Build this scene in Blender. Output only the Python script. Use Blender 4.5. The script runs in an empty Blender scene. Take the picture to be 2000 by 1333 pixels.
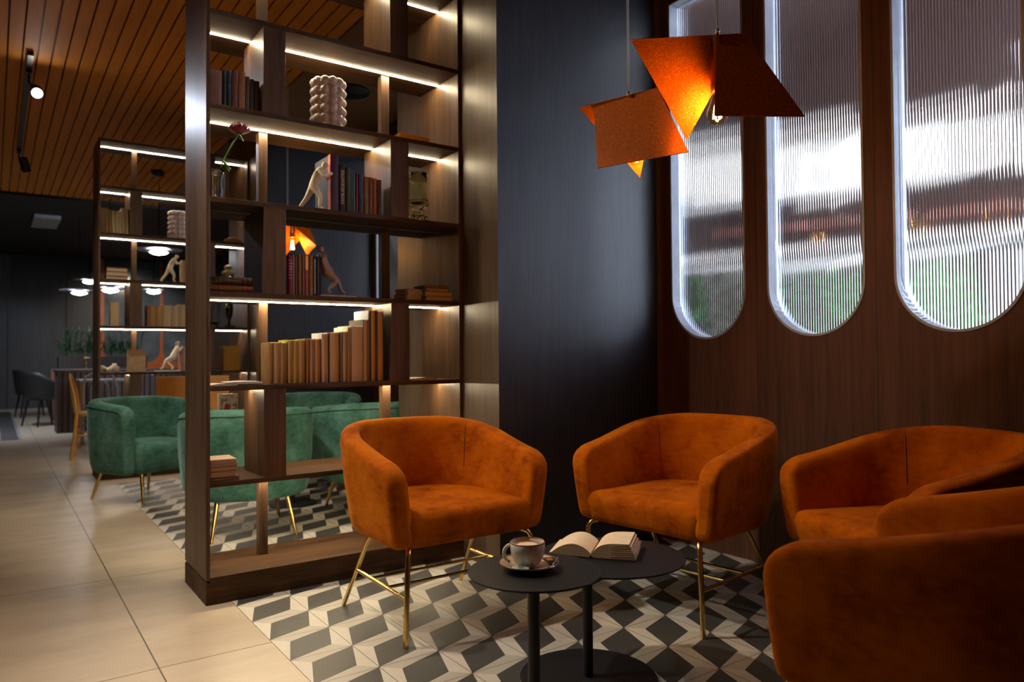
import bpy, bmesh, math, random
from math import sin, cos, pi, radians, sqrt
from mathutils import Vector, Matrix, Euler

SC = bpy.context.scene
COL = SC.collection
random.seed(7)

# ------------------------------------------------------------------ camera
cam_d = bpy.data.cameras.new('camera')
cam = bpy.data.objects.new('camera', cam_d)
COL.objects.link(cam)
YAW, PITCH, ROLL = 0.614262, 0.0193471, -0.00780174
_F = Vector((sin(YAW) * cos(PITCH), cos(YAW) * cos(PITCH), sin(PITCH)))
_r = Vector((cos(YAW), -sin(YAW), 0))
_u = _r.cross(_F)
_R = _r * cos(ROLL) + _u * sin(ROLL)
_U = -_r * sin(ROLL) + _u * cos(ROLL)
M = Matrix((_R, _U, -_F)).transposed().to_4x4()
M.translation = Vector((-0.8149504, -3.111768, 1.0140108))
cam.matrix_world = M
cam_d.sensor_width = 36.0
cam_d.lens = 1438.26 / 2000 * 36
cam_d.clip_start = 0.05
cam_d.clip_end = 60
cam_d.dof.use_dof = True
cam_d.dof.focus_distance = 2.35
cam_d.dof.aperture_fstop = 3.2
SC.camera = cam

# ------------------------------------------------------------------ world, exposure
W = bpy.data.worlds.new('world')
SC.world = W
W.use_nodes = True
W.node_tree.nodes['Background'].inputs[0].default_value = (0.55, 0.62, 0.8, 1)
W.node_tree.nodes['Background'].inputs[1].default_value = 0.012
SC.view_settings.view_transform = 'Standard'
SC.view_settings.look = 'None'
SC.view_settings.gamma = 1
SC.view_settings.use_curve_mapping = False
SC.view_settings.exposure = 0.0
SC.cycles.use_denoising = True
SC.cycles.sample_clamp_indirect = 6
SC.cycles.max_bounces = 10
SC.cycles.transmission_bounces = 10
SC.cycles.transparent_max_bounces = 8


def aim(o, tgt):
    o.rotation_euler = (Vector(tgt) - o.location).to_track_quat('-Z', 'Y').to_euler()


def spot(name, loc, tgt, power, col, size=60, blend=0.6, rad=0.05):
    d = bpy.data.lights.new(name, 'SPOT')
    d.energy = power
    d.color = col
    d.spot_size = radians(size)
    d.spot_blend = blend
    d.shadow_soft_size = rad
    o = bpy.data.objects.new(name, d)
    COL.objects.link(o)
    o.location = loc
    aim(o, tgt)
    return o


def area(name, loc, tgt, power, col, sx, sy):
    d = bpy.data.lights.new(name, 'AREA')
    d.shape = 'RECTANGLE'
    d.size, d.size_y = sx, sy
    d.energy = power
    d.color = col
    o = bpy.data.objects.new(name, d)
    COL.objects.link(o)
    o.location = loc
    aim(o, tgt)
    return o


WARM = (1.0, 0.78, 0.52)
NEUT = (1.0, 0.88, 0.72)
COOL = (0.72, 0.82, 1.0)
# ceiling track spots along the aisle
spot('track_spot_key', (-0.62, -0.05, 3.12), (0.45, -0.95, 0.1), 180, NEUT, 62, 0.8, 0.06)
spot('track_spot_aisle', (-1.15, -0.9, 3.12), (-1.1, -0.9, 0.0), 115, WARM, 62, 0.9, 0.08)
spot('track_spot_green', (-0.62, 0.9, 3.12), (0.45, 1.9, 0.3), 150, NEUT, 60, 0.8, 0.06)
spot('track_spot_far', (-0.75, 3.3, 3.12), (-0.3, 3.8, 0.0), 70, NEUT, 80, 0.9, 0.06)
spot('track_spot_lit_head', (-0.555, 3.30, 3.02), (-0.25, 0.3, 1.7), 60, COOL, 40, 0.8, 0.04)
spot('track_spot_window_wall', (-0.62, -0.35, 3.12), (2.2, -1.9, 0.60), 60, NEUT, 34, 0.8, 0.05)
spot('track_spot_left', (-2.3, 0.4, 3.12), (0.0, 0.2, 0.9), 170, NEUT, 60, 0.9, 0.06)
# downlights over the far dining zone; daylight and an added fill beyond the fluted windows
spot('far_spot', (-0.9, 8.6, 2.9), (-0.6, 10.0, 0.0), 260, COOL, 110, 0.9, 0.1)
spot('far_wall_spot', (-0.2, 12.6, 2.3), (-0.5, 14.9, 0.6), 30, COOL, 80, 0.9, 0.1)
spot('orange_wall_spot', (1.8, 12.4, 2.9), (1.6, 14.9, 1.0), 170, NEUT, 80, 0.9, 0.1)
area('concourse_daylight', (6.2, -2.9, 2.5), (2.2, -0.9, 1.8), 700, COOL, 1.6, 2.2)
area('concourse_fill_light', (4.2, -1.5, 5.3), (5.4, 1.2, 1.0), 240, (0.9, 0.92, 1.0), 3.0, 4.0)  # added fill out of view, lifts the concourse from black to grey


# ------------------------------------------------------------------ node helpers
def new_mat(name):
    m = bpy.data.materials.new(name)
    m.use_nodes = True
    nt = m.node_tree
    b = nt.nodes['Principled BSDF']
    return m, nt, b


def nd(nt, typ, **kw):
    n = nt.nodes.new(typ)
    for k, v in kw.items():
        setattr(n, k, v)
    return n


def mth(nt, op, a, b=None, c=None):
    n = nt.nodes.new('ShaderNodeMath')
    n.operation = op
    for i, v in enumerate((a, b, c)):
        if v is None:
            continue
        if isinstance(v, (int, float)):
            n.inputs[i].default_value = v
        else:
            nt.links.new(v, n.inputs[i])
    return n.outputs[0]


def rgb(c):
    return (c[0], c[1], c[2], 1)


def mixc(nt, fac, a, b):
    n = nt.nodes.new('ShaderNodeMix')
    n.data_type = 'RGBA'
    if isinstance(fac, (int, float)):
        n.inputs[0].default_value = fac
    else:
        nt.links.new(fac, n.inputs[0])
    for i, v in ((6, a), (7, b)):
        if isinstance(v, tuple):
            n.inputs[i].default_value = rgb(v)
        else:
            nt.links.new(v, n.inputs[i])
    return n.outputs[2]


def coords(nt, scale=(1, 1, 1), kind='Object'):
    tc = nt.nodes.new('ShaderNodeTexCoord')
    mp = nt.nodes.new('ShaderNodeMapping')
    mp.inputs['Scale'].default_value = scale
    nt.links.new(tc.outputs[kind], mp.inputs[0])
    return mp.outputs[0]


def noise(nt, vec, scale=5, detail=3, rough=0.5):
    n = nt.nodes.new('ShaderNodeTexNoise')
    n.inputs['Scale'].default_value = scale
    n.inputs['Detail'].default_value = detail
    n.inputs['Roughness'].default_value = rough
    nt.links.new(vec, n.inputs['Vector'])
    return n.outputs[0]


def ramp(nt, fac, stops):
    n = nt.nodes.new('ShaderNodeValToRGB')
    cr = n.color_ramp
    while len(cr.elements) < len(stops):
        cr.elements.new(0.5)
    for e, (p, c) in zip(cr.elements, stops):
        e.position = p
        e.color = rgb(c)
    nt.links.new(fac, n.inputs[0])
    return n.outputs[0]


def bump(nt, b, h, strength=0.2, dist=0.002):
    n = nt.nodes.new('ShaderNodeBump')
    n.inputs['Strength'].default_value = strength
    n.inputs['Distance'].default_value = dist
    nt.links.new(h, n.inputs['Height'])
    nt.links.new(n.outputs[0], b.inputs['Normal'])


_mc = {}


def plain(name, col, rough=0.5, metal=0.0, var=0.12, scale=14, spec=0.5, coat=0.0, sheen=0.0):
    """a procedural surface: one colour with a little noise in tone and roughness"""
    if name in _mc:
        return _mc[name]
    m, nt, b = new_mat(name)
    v = coords(nt)
    f = noise(nt, v, scale, 3)
    lo = tuple(max(0, c * (1 - var)) for c in col)
    hi = tuple(min(1, c * (1 + var)) for c in col)
    nt.links.new(ramp(nt, f, [(0.3, lo), (0.7, hi)]), b.inputs['Base Color'])
    b.inputs['Roughness'].default_value = rough
    b.inputs['Metallic'].default_value = metal
    b.inputs['Specular IOR Level'].default_value = spec
    b.inputs['Coat Weight'].default_value = coat
    b.inputs['Sheen Weight'].default_value = sheen
    _mc[name] = m
    return m


def wood(name, dark, light, axis='z', rough=0.42, scale=1.0, spec=0.5, contrast=1.0):
    if name in _mc:
        return _mc[name]
    m, nt, b = new_mat(name)
    s = {'x': (3, 60, 60), 'y': (60, 3, 60), 'z': (60, 60, 3)}[axis]
    v = coords(nt, tuple(k * scale for k in s))
    f1 = noise(nt, v, 1.0, 6, 0.65)
    s2 = {'x': (1.2, 9, 9), 'y': (9, 1.2, 9), 'z': (9, 9, 1.2)}[axis]
    v2 = coords(nt, tuple(k * scale for k in s2))
    f2 = noise(nt, v2, 1.0, 3, 0.5)
    f = mth(nt, 'ADD', mth(nt, 'MULTIPLY', f1, 0.6), mth(nt, 'MULTIPLY', f2, 0.4))
    nt.links.new(ramp(nt, f, [(0.5 - 0.16 / contrast, dark), (0.5 + 0.16 / contrast, light)]), b.inputs['Base Color'])
    b.inputs['Roughness'].default_value = rough
    b.inputs['Specular IOR Level'].default_value = spec
    bump(nt, b, f1, 0.25, 0.0015)
    _mc[name] = m
    return m


def emit(name, col, strength):
    m, nt, b = new_mat(name)
    b.inputs['Base Color'].default_value = rgb((0.8, 0.8, 0.8))
    b.inputs['Emission Color'].default_value = rgb(col)
    b.inputs['Emission Strength'].default_value = strength
    return m


def velvet(name, dark, mid, light, sheen_col):
    m, nt, b = new_mat(name)
    v = coords(nt)
    f1 = noise(nt, v, 5.5, 4, 0.6)
    v2 = coords(nt, (1.2, 1.2, 2.4))
    f2 = noise(nt, v2, 22, 4, 0.65)
    f = mth(nt, 'ADD', mth(nt, 'MULTIPLY', f1, 0.68), mth(nt, 'MULTIPLY', f2, 0.32))
    nt.links.new(ramp(nt, f, [(0.36, dark), (0.5, mid), (0.68, light)]), b.inputs['Base Color'])
    b.inputs['Roughness'].default_value = 0.85
    b.inputs['Specular IOR Level'].default_value = 0.06
    b.inputs['Sheen Weight'].default_value = 0.22
    b.inputs['Sheen Roughness'].default_value = 0.35
    b.inputs['Sheen Tint'].default_value = rgb(sheen_col)
    f3 = noise(nt, coords(nt), 9, 3, 0.5)
    bump(nt, b, f3, 0.25, 0.012)
    return m


def glassy(name, col=(1, 1, 1), rough=0.0, ior=1.45):
    m, nt, b = new_mat(name)
    v = coords(nt)
    f = noise(nt, v, 30, 2)
    nt.links.new(ramp(nt, f, [(0.2, tuple(c * 0.97 for c in col)), (0.8, col)]), b.inputs['Base Color'])
    b.inputs['Roughness'].default_value = rough
    b.inputs['Transmission Weight'].default_value = 1.0
    b.inputs['IOR'].default_value = ior
    return m


# materials -------------------------------------------------------------
M_POST = wood('wood_dark_upright', (0.028, 0.0145, 0.009), (0.150, 0.078, 0.036), 'z', 0.42)
M_SHELF = wood('wood_dark_shelf', (0.028, 0.0145, 0.009), (0.125, 0.064, 0.031), 'x', 0.6, spec=0.15)
M_BOXSIDE = wood('wood_brown_panel', (0.060, 0.038, 0.024), (0.135, 0.088, 0.056), 'z', 0.38, 0.8)
M_BLACKWOOD = wood('wood_black_panel', (0.014, 0.014, 0.017), (0.034, 0.034, 0.040), 'z', 0.36, 0.8, contrast=0.8)
M_WINWALL = wood('wood_window_wall', (0.060, 0.024, 0.012), (0.145, 0.060, 0.032), 'z', 0.5, 0.6, spec=0.3)
M_DARK = plain('charcoal_wall', (0.012, 0.012, 0.014), 0.6)
M_BLACKCEIL = plain('black_ceiling', (0.006, 0.006, 0.006), 0.7)
M_SLAT = wood('ceiling_slat_wood', (0.50, 0.165, 0.014), (0.72, 0.27, 0.026), 'y', 0.65, 0.5, spec=0.15, contrast=0.7)
M_SLATGAP = plain('ceiling_gap_wood', (0.20, 0.07, 0.015), 0.7)
M_ALCOVE = plain('alcove_ceiling_paint', (0.22, 0.095, 0.03), 0.8)
M_TRIM = plain('corner_trim_wood', (0.16, 0.08, 0.03), 0.5)
M_FRAME = plain('window_frame_metal', (0.36, 0.40, 0.48), 0.4, 0.2)
M_GOLD = plain('brushed_gold', (0.80, 0.56, 0.20), 0.24, 1.0, 0.06)
M_BLACKMETAL = plain('black_powder_metal', (0.012, 0.012, 0.014), 0.42, 0.2, 0.2, 60)
M_TABLE = plain('black_table_lacquer', (0.008, 0.008, 0.0095), 0.5, 0.0, 0.15, 60, spec=0.3)
M_ORANGE = velvet('orange_velvet', (0.23, 0.038, 0.001), (0.40, 0.086, 0.001), (0.53, 0.135, 0.002), (1.0, 0.45, 0.04))
M_ORSEAM = plain('orange_seam_thread', (0.20, 0.04, 0.004), 0.9)
M_GREEN = velvet('green_velvet', (0.030, 0.085, 0.062), (0.062, 0.165, 0.132), (0.13, 0.27, 0.225), (0.6, 0.9, 0.8))
M_GRSEAM = plain('green_piping_cloth', (0.03, 0.10, 0.07), 0.9)
M_UNDER = plain('chair_underside_cloth', (0.01, 0.008, 0.006), 0.9)
M_STRIP = emit('led_strip_glow', (1.0, 0.80, 0.50), 150)
M_STRIPFAR = emit('led_strip_glow_far', (1.0, 0.82, 0.58), 70)
M_CERAMIC = plain('white_ceramic', (0.84, 0.78, 0.80), 0.3, 0, 0.03, 6, coat=0.3)
M_PLASTER = plain('ivory_plaster', (0.90, 0.86, 0.72), 0.55, 0, 0.05)
M_PLASTER2 = plain('tan_plaster', (0.42, 0.30, 0.24), 0.55, 0, 0.06)
M_GLASS = glassy('clear_glass', (0.96, 0.97, 1.0), 0.02)
M_GREENGLASS = glassy('green_glass', (0.86, 0.96, 0.80), 0.02)
M_FLUTE = glassy('fluted_glass', (0.93, 0.95, 0.97), 0.07, 1.45)


def book_mat(col, rough=0.55):
    return plain('cover_%02x%02x%02x' % tuple(int(min(1, c) * 255) for c in col), col, rough, 0, 0.15, 25)


def page_mat(col):
    key = 'pages_%02x%02x%02x' % tuple(int(min(1, c) * 255) for c in col)
    if key in _mc:
        return _mc[key]
    m, nt, b = new_mat(key)
    v = coords(nt, (900, 900, 6))
    f = noise(nt, v, 1.0, 2)
    nt.links.new(ramp(nt, f, [(0.3, tuple(c * 0.72 for c in col)), (0.7, col)]), b.inputs['Base Color'])
    b.inputs['Roughness'].default_value = 0.9
    _mc[key] = m
    return m


def page_mat_flat(col):
    key = 'flatpages_%02x%02x%02x' % tuple(int(min(1, c) * 255) for c in col)
    if key in _mc:
        return _mc[key]
    m, nt, b = new_mat(key)
    v = coords(nt, (6, 6, 900))
    f = noise(nt, v, 1.0, 2)
    nt.links.new(ramp(nt, f, [(0.3, tuple(c * 0.7 for c in col)), (0.7, col)]), b.inputs['Base Color'])
    b.inputs['Roughness'].default_value = 0.9
    _mc[key] = m
    return m


# ------------------------------------------------------------------ mesh helpers
class MB:
    def __init__(s):
        s.v, s.f, s.mi, s.sm = [], [], [], []

    def add(s, verts, faces, m=0, smooth=False):
        o = len(s.v)
        s.v += [tuple(p) for p in verts]
        for f in faces:
            s.f.append([o + i for i in f])
            s.mi.append(m)
            s.sm.append(smooth)
        return s

    def box(s, x0, x1, y0, y1, z0, z1, m=0):
        v = [(x, y, z) for x in (x0, x1) for y in (y0, y1) for z in (z0, z1)]
        f = [(0, 1, 3, 2), (4, 6, 7, 5), (0, 4, 5, 1), (2, 3, 7, 6), (0, 2, 6, 4), (1, 5, 7, 3)]
        return s.add(v, f, m)

    def grid(s, rows, cu=False, cv=False, m=0, smooth=True, caps=False):
        """rows: list of equal-length point lists; cu closes the list of rows, cv closes each row"""
        n, k = len(rows), len(rows[0])
        v = [p for r in rows for p in r]
        f = []
        for i in range(n if cu else n - 1):
            for j in range(k if cv else k - 1):
                a, b = i * k + j, i * k + (j + 1) % k
                c, d = ((i + 1) % n) * k + (j + 1) % k, ((i + 1) % n) * k + j
                f.append((a, b, c, d))
        s.add(v, f, m, smooth)
        if caps:
            s.add(rows[0], [tuple(range(k))[::-1]], m, False)
            s.add(rows[-1], [tuple(range(k))], m, False)
        return s

    def tube(s, pts, r, seg=10, m=0, caps=True):
        pts = [Vector(p) for p in pts]
        rr = r if isinstance(r, (list, tuple)) else [r] * len(pts)
        rows = []
        prev = None
        for i, p in enumerate(pts):
            t = (pts[min(i + 1, len(pts) - 1)] - pts[max(i - 1, 0)]).normalized()
            if prev is None:
                up = Vector((0, 0, 1)) if abs(t.z) < 0.9 else Vector((1, 0, 0))
            else:
                up = prev
            a = (up - t * up.dot(t)).normalized()
            b = t.cross(a)
            prev = a
            rows.append([p + a * (rr[i] * cos(2 * pi * j / seg)) + b * (rr[i] * sin(2 * pi * j / seg)) for j in range(seg)])
        return s.grid(rows, cv=True, m=m, caps=caps)

    def lathe(s, prof, c=(0, 0, 0), seg=32, m=0, smooth=True):
        rows = [[(c[0] + r * cos(2 * pi * j / seg), c[1] + r * sin(2 * pi * j / seg), c[2] + z) for j in range(seg)] for r, z in prof]
        return s.grid(rows, cv=True, m=m, smooth=smooth)

    def sphere(s, c, r, m=0, seg=12, sx=1, sy=1, sz=1):
        n = seg // 2
        rows = []
        for i in range(n + 1):
            a = pi * i / n
            rows.append([(c[0] + sx * r * max(sin(a), 1e-4) * cos(2 * pi * j / seg), c[1] + sy * r * max(sin(a), 1e-4) * sin(2 * pi * j / seg), c[2] + sz * r * cos(a)) for j in range(seg)])
        return s.grid(rows, cv=True, m=m)

    def prism(s, poly, z0, z1, m=0):
        n = len(poly)
        v = [(x, y, z0) for x, y in poly] + [(x, y, z1) for x, y in poly]
        f = [tuple(range(n))[::-1], tuple(range(n, 2 * n))] + [(i, (i + 1) % n, n + (i + 1) % n, n + i) for i in range(n)]
        return s.add(v, f, m)

    def build(s, name, mats, parent=None, loc=None, rot=None, bevel=0, recalc=True):
        me = bpy.data.meshes.new(name)
        me.from_pydata(s.v, [], s.f)
        if not isinstance(mats, (list, tuple)):
            mats = [mats]
        for mm in mats:
            me.materials.append(mm)
        me.polygons.foreach_set('material_index', s.mi)
        me.polygons.foreach_set('use_smooth', s.sm)
        if recalc:
            bm = bmesh.new()
            bm.from_mesh(me)
            bmesh.ops.recalc_face_normals(bm, faces=bm.faces)
            bm.to_mesh(me)
            bm.free()
        me.update()
        o = bpy.data.objects.new(name, me)
        COL.objects.link(o)
        if parent is not None:
            o.parent = parent
        if loc is not None:
            o.location = loc
        if rot is not None:
            o.rotation_euler = rot
        if bevel:
            b = o.modifiers.new('bevel', 'BEVEL')
            b.width = bevel
            b.segments = 2
            b.limit_method = 'ANGLE'
        return o


def tag(o, label=None, cat=None, group=None, kind=None):
    if label:
        o['label'] = label
    if cat:
        o['category'] = cat
    if group:
        o['group'] = group
    if kind:
        o['kind'] = kind
    return o


def thing(name, label, cat, loc=(0, 0, 0), rz=0, group=None):
    o = bpy.data.objects.new(name, None)
    COL.objects.link(o)
    o.empty_display_size = 0.05
    o.location = loc
    o.rotation_euler = (0, 0, rz)
    return tag(o, label, cat, group)


def struct(mb, name, mats, **kw):
    return tag(mb.build(name, mats, **kw), kind='structure')


def copy_tree(o, parent=None):
    c = o.copy()
    COL.objects.link(c)
    c.parent = parent
    for ch in list(o.children):
        copy_tree(ch, c)
    return c


def dup(o, loc, rz, label, group=None):
    c = copy_tree(o)
    c.location = loc
    c.rotation_euler = (0, 0, rz)
    c['label'] = label
    if group:
        c['group'] = group
    return c


def smooth01(t):
    t = max(0.0, min(1.0, t))
    return t * t * (3 - 2 * t)


# ------------------------------------------------------------------ FLOOR
def floor_material():
    m, nt, b = new_mat('beige_floor_tiles')
    tc = nd(nt, 'ShaderNodeTexCoord')
    sep = nd(nt, 'ShaderNodeSeparateXYZ')
    nt.links.new(tc.outputs['Object'], sep.inputs[0])
    P = 1.193
    g = []
    for out, off in ((sep.outputs[0], -0.366), (sep.outputs[1], 0.7335)):
        fr = mth(nt, 'FRACT', mth(nt, 'DIVIDE', mth(nt, 'SUBTRACT', out, off - 50 * P), P))
        d = mth(nt, 'MINIMUM', fr, mth(nt, 'SUBTRACT', 1.0, fr))
        g.append(mth(nt, 'LESS_THAN', d, 0.0022))
    gr = mth(nt, 'MAXIMUM', g[0], g[1])
    f = noise(nt, coords(nt, (0.9, 3.2, 1)), 2.2, 5, 0.6)
    base = ramp(nt, f, [(0.3, (0.46, 0.37, 0.27)), (0.7, (0.60, 0.50, 0.37))])
    nt.links.new(mixc(nt, gr, base, (0.10, 0.075, 0.05)), b.inputs['Base Color'])
    nt.links.new(mth(nt, 'ADD', mth(nt, 'MULTIPLY', noise(nt, coords(nt, (2, 2, 1)), 2, 3), 0.16), 0.24), b.inputs['Roughness'])
    bump(nt, b, mth(nt, 'SUBTRACT', 1.0, gr), 0.4, 0.002)
    return m


def tile_material():
    """22 cm cement tiles: each carries a dark lozenge across one diagonal and pale two-tone triangles in the corners"""
    m, nt, b = new_mat('patterned_cement_tiles')
    tc = nd(nt, 'ShaderNodeTexCoord')
    sep = nd(nt, 'ShaderNodeSeparateXYZ')
    nt.links.new(tc.outputs['Object'], sep.inputs[0])
    T = 0.22
    u = mth(nt, 'FRACT', mth(nt, 'DIVIDE', mth(nt, 'ADD', sep.outputs[0], 50 * T), T))
    w = mth(nt, 'FRACT', mth(nt, 'SUBTRACT', 50.0, mth(nt, 'DIVIDE', sep.outputs[1], T)))
    fold = mth(nt, 'GREATER_THAN', mth(nt, 'ADD', u, w), 1.0)

    def flip(x):
        return mth(nt, 'ADD', mth(nt, 'MULTIPLY', x, mth(nt, 'SUBTRACT', 1.0, mth(nt, 'MULTIPLY', fold, 2.0))), fold)
    a, c = flip(u), flip(w)
    k1 = mth(nt, 'DIVIDE', c, mth(nt, 'MAXIMUM', mth(nt, 'SUBTRACT', 1.0, a), 0.001))
    k2 = mth(nt, 'DIVIDE', a, mth(nt, 'MAXIMUM', mth(nt, 'SUBTRACT', 1.0, c), 0.001))
    dark = mth(nt, 'GREATER_THAN', mth(nt, 'MINIMUM', k1, k2), 0.333)
    tone = mth(nt, 'GREATER_THAN', a, c)
    gr1 = mth(nt, 'MINIMUM', u, mth(nt, 'SUBTRACT', 1.0, u))
    gr2 = mth(nt, 'MINIMUM', w, mth(nt, 'SUBTRACT', 1.0, w))
    grout = mth(nt, 'LESS_THAN', mth(nt, 'MINIMUM', gr1, gr2), 0.006)
    f = noise(nt, coords(nt), 30, 3)
    pale = mixc(nt, tone, (0.66, 0.62, 0.53), (0.52, 0.485, 0.41))
    col = mixc(nt, dark, pale, (0.045, 0.046, 0.045))
    col = mixc(nt, mth(nt, 'MULTIPLY', f, 0.18), col, (0.2, 0.18, 0.15))
    nt.links.new(mixc(nt, grout, col, (0.09, 0.07, 0.055)), b.inputs['Base Color'])
    nt.links.new(mth(nt, 'ADD', mth(nt, 'MULTIPLY', f, 0.2), 0.36), b.inputs['Roughness'])
    return m


Z1 = 3.2      # ceiling height
XW = 2.219    # window wall
struct(MB().box(-3.6, 9.0, -6.2, 15.0, -0.12, 0.0), 'floor', floor_material())
TILES = tile_material()
struct(MB().box(0.0, XW, -4.6, 3.60, 0.0, 0.0012), 'floor_tile_inlay', TILES)

# slatted ceiling over the aisle and bookcases; plain ceiling over the alcoves; black ceiling far off
mb = MB()
mb.box(-3.6, 1.13, -6.2, 8.38, Z1 + 0.012, Z1 + 0.12, 1)
x = -3.55
while x < 1.11:
    mb.box(x, min(x + 0.076, 1.13), -6.2, 8.38, Z1 - 0.012, Z1 + 0.012, 0)
    x += 0.088
struct(mb, 'ceiling', [M_SLAT, M_SLATGAP])
struct(MB().box(1.13, XW + 0.3, -6.2, 8.38, Z1, Z1 + 0.12), 'ceiling_alcove', M_ALCOVE)
struct(MB().box(-3.6, 9.0, 8.38, 15.0, Z1 - 0.05, Z1 + 0.12), 'ceiling_far', M_BLACKCEIL)
struct(MB().box(-3.7, -3.6, -6.2, 15.0, 0, Z1 + 0.1), 'wall_left', M_DARK)
struct(MB().box(-3.7, 2.3, -6.3, -6.2, 0, Z1 + 0.1), 'wall_rear', M_DARK)
# far end wall: dark boards
mb = MB()
x = -3.6
while x < 0.9:
    mb.box(x, x + 1.0, 14.93, 15.05, 0, Z1)
    mb.box(x, x + 0.012, 14.9, 14.93, 0, Z1)
    x += 1.012
struct(mb, 'wall_far', wood('far_board', (0.035, 0.035, 0.04), (0.06, 0.06, 0.068), 'z', 0.5, 0.5))
# dark partition blocks between alcoves: black face to the room, brown side to the bookcase
for k, y in enumerate((-0.245, 3.545)):
    mb = MB()
    v = [(1.13, y, 0), (XW + 0.02, y, 0), (XW + 0.02, y, Z1), (1.13, y, Z1), (1.13, y + 1.046, 0), (1.13, y + 1.046, Z1), (XW + 0.02, y + 1.046, 0), (XW + 0.02, y + 1.046, Z1)]
    mb.add(v, [(0, 1, 2, 3)], 0)
    mb.add(v, [(4, 0, 3, 5), (6, 4, 5, 7), (1, 6, 7, 2)], 1)
    struct(mb, 'wall_partition', [M_BLACKWOOD, M_BOXSIDE], recalc=False)
struct(MB().box(XW - 0.028, XW + 0.001, -0.262, -0.245, 0, Z1), 'trim_1', M_TRIM)

# window walls with round-ended openings
WB = 1.089
HW = 0.2435


def arch_wall(name, x, y_lo, y_hi, centres, top, mat_wall, seams=(), flat=1.0):
    """wall in the plane x; openings of half width HW, round at the bottom (z=WB) and straight above, up to z=top"""
    mb = MB()
    th = 0.09
    cs = sorted(centres)
    edges = [y_lo]
    for c in cs:
        edges += [c - HW, c + HW]
    edges.append(y_hi)
    for i in range(0, len(edges), 2):
        mb.box(x, x + th, edges[i], edges[i + 1], 0, Z1)
    for c in cs:
        mb.box(x, x + th, c - HW, c + HW, top, Z1)
        n = 20
        ys = [c - HW * cos(pi * i / n) for i in range(n + 1)]
        zs = [WB + HW - HW * sin(pi * i / n) for i in range(n + 1)]
        for i in range(n):
            a = [(x, ys[i], 0), (x, ys[i + 1], 0), (x, ys[i + 1], zs[i + 1]), (x, ys[i], zs[i])]
            b = [(x + th, p[1], p[2]) for p in a]
            mb.add(a + b, [(0, 1, 2, 3), (7, 6, 5, 4), (2, 6, 7, 3)])
    for sy in seams:
        mb.box(x - 0.0006, x + 0.001, sy - 0.0018, sy + 0.0018, 0, Z1, 1)
    return struct(mb, name, [mat_wall, M_DARK], recalc=False)


def arch_outline(c, top, hw, drop=0.0, n=24):
    """closed outline (y, z) of an opening, anticlockwise from the top corner"""
    p = [(c - hw, top)]
    for i in range(n + 1):
        a = pi * i / n
        p.append((c - hw * cos(a), WB + HW - hw * sin(a)))
    p.append((c + hw, top))
    return p


def arch_window(x, c, top, idx):
    fr = MB()
    o = arch_outline(c, top, HW - 0.0005)
    i_ = arch_outline(c, top - 0.008, HW - 0.011)
    rows = [[(x - 0.004, y, z) for y, z in o], [(x - 0.004, y, z) for y, z in i_], [(x + 0.085, y, z) for y, z in i_], [(x + 0.085, y, z) for y, z in o]]
    fr.grid(rows, cu=True, cv=True, smooth=False)
    w = struct(fr, 'window_%d' % idx, M_FRAME)
    # fluted pane: vertical ribs on the room side, flat behind
    g = MB()
    pitch, hw = 0.0126, HW - 0.010
    n = int(2 * hw / pitch * 8)
    front, back = [], []
    for i in range(n + 1):
        y = -hw + 2 * hw * i / n
        zb = WB + HW - sqrt(max(0, (hw * hw - y * y)))
        ph = (y / pitch) % 1.0
        d = 0.0026 * (1 - (2 * ph - 1) ** 2)
        front.append([(x + 0.052 - d, c + y, zb), (x + 0.052 - d, c + y, top - 0.008)])
        back.append([(x + 0.060, c + y, zb), (x + 0.060, c + y, top - 0.008)])
    rows = [[f[0], f[1], b[1], b[0]] for f, b in zip(front, back)]
    g.grid(rows, cv=True, smooth=False)
    o = g.build('pane', M_FLUTE, w)
    return w


WC1 = [-0.5715, -1.1815, -1.7900]
arch_wall('wall_right', XW, -6.2, -0.245, WC1, 2.94, M_WINWALL, seams=(-0.878, -1.469, -2.10, -2.7))
for i, c in enumerate(WC1):
    arch_window(XW, c, 2.94, i + 1)
WC2 = [3.2185, 2.6085, 2.0]
arch_wall('wall_right_alcove', XW, 0.801, 3.545, WC2, 2.94, M_WINWALL, seams=(2.912, 2.321))
for i, c in enumerate(WC2):
    arch_window(XW, c, 2.94, i + 4)
struct(MB().box(XW + 0.8, XW + 0.9, 4.59, 14.95, 0, Z1), 'wall_right_far', M_BLACKWOOD)
# far orange wall with the same round-ended windows, seen through the second bookcase
mb = MB()
OX = [1.396 + 0.578 * k for k in range(3)]
ed = [1.03]
for c in OX:
    ed += [c - 0.262, c + 0.262]
ed.append(2.9)
ORW = plain('orange_lacquer_wall', (0.42, 0.10, 0.02), 0.5)
for i in range(0, len(ed) - 1, 2):
    if ed[i + 1] > ed[i]:
        mb.box(ed[i], ed[i + 1], 14.82, 14.9, 0, Z1)
for c in OX:
    n = 16
    for i in range(n):
        y0, y1 = c - 0.262 * cos(pi * i / n), c - 0.262 * cos(pi * (i + 1) / n)
        z0, z1 = 1.18 - 0.262 * sin(pi * i / n), 1.18 - 0.262 * sin(pi * (i + 1) / n)
        a = [(y0, 14.82, 0), (y1, 14.82, 0), (y1, 14.82, z1), (y0, 14.82, z0)]
        b = [(p[0], 14.9, p[2]) for p in a]
        mb.add(a + b, [(0, 1, 2, 3), (7, 6, 5, 4), (2, 6, 7, 3)])
struct(mb, 'wall_far_orange', ORW, recalc=False)
M_FARGLASS = plain('grey_window_glass', (0.10, 0.12, 0.15), 0.12, 0.0, 0.3, 3, spec=1.0)
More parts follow.
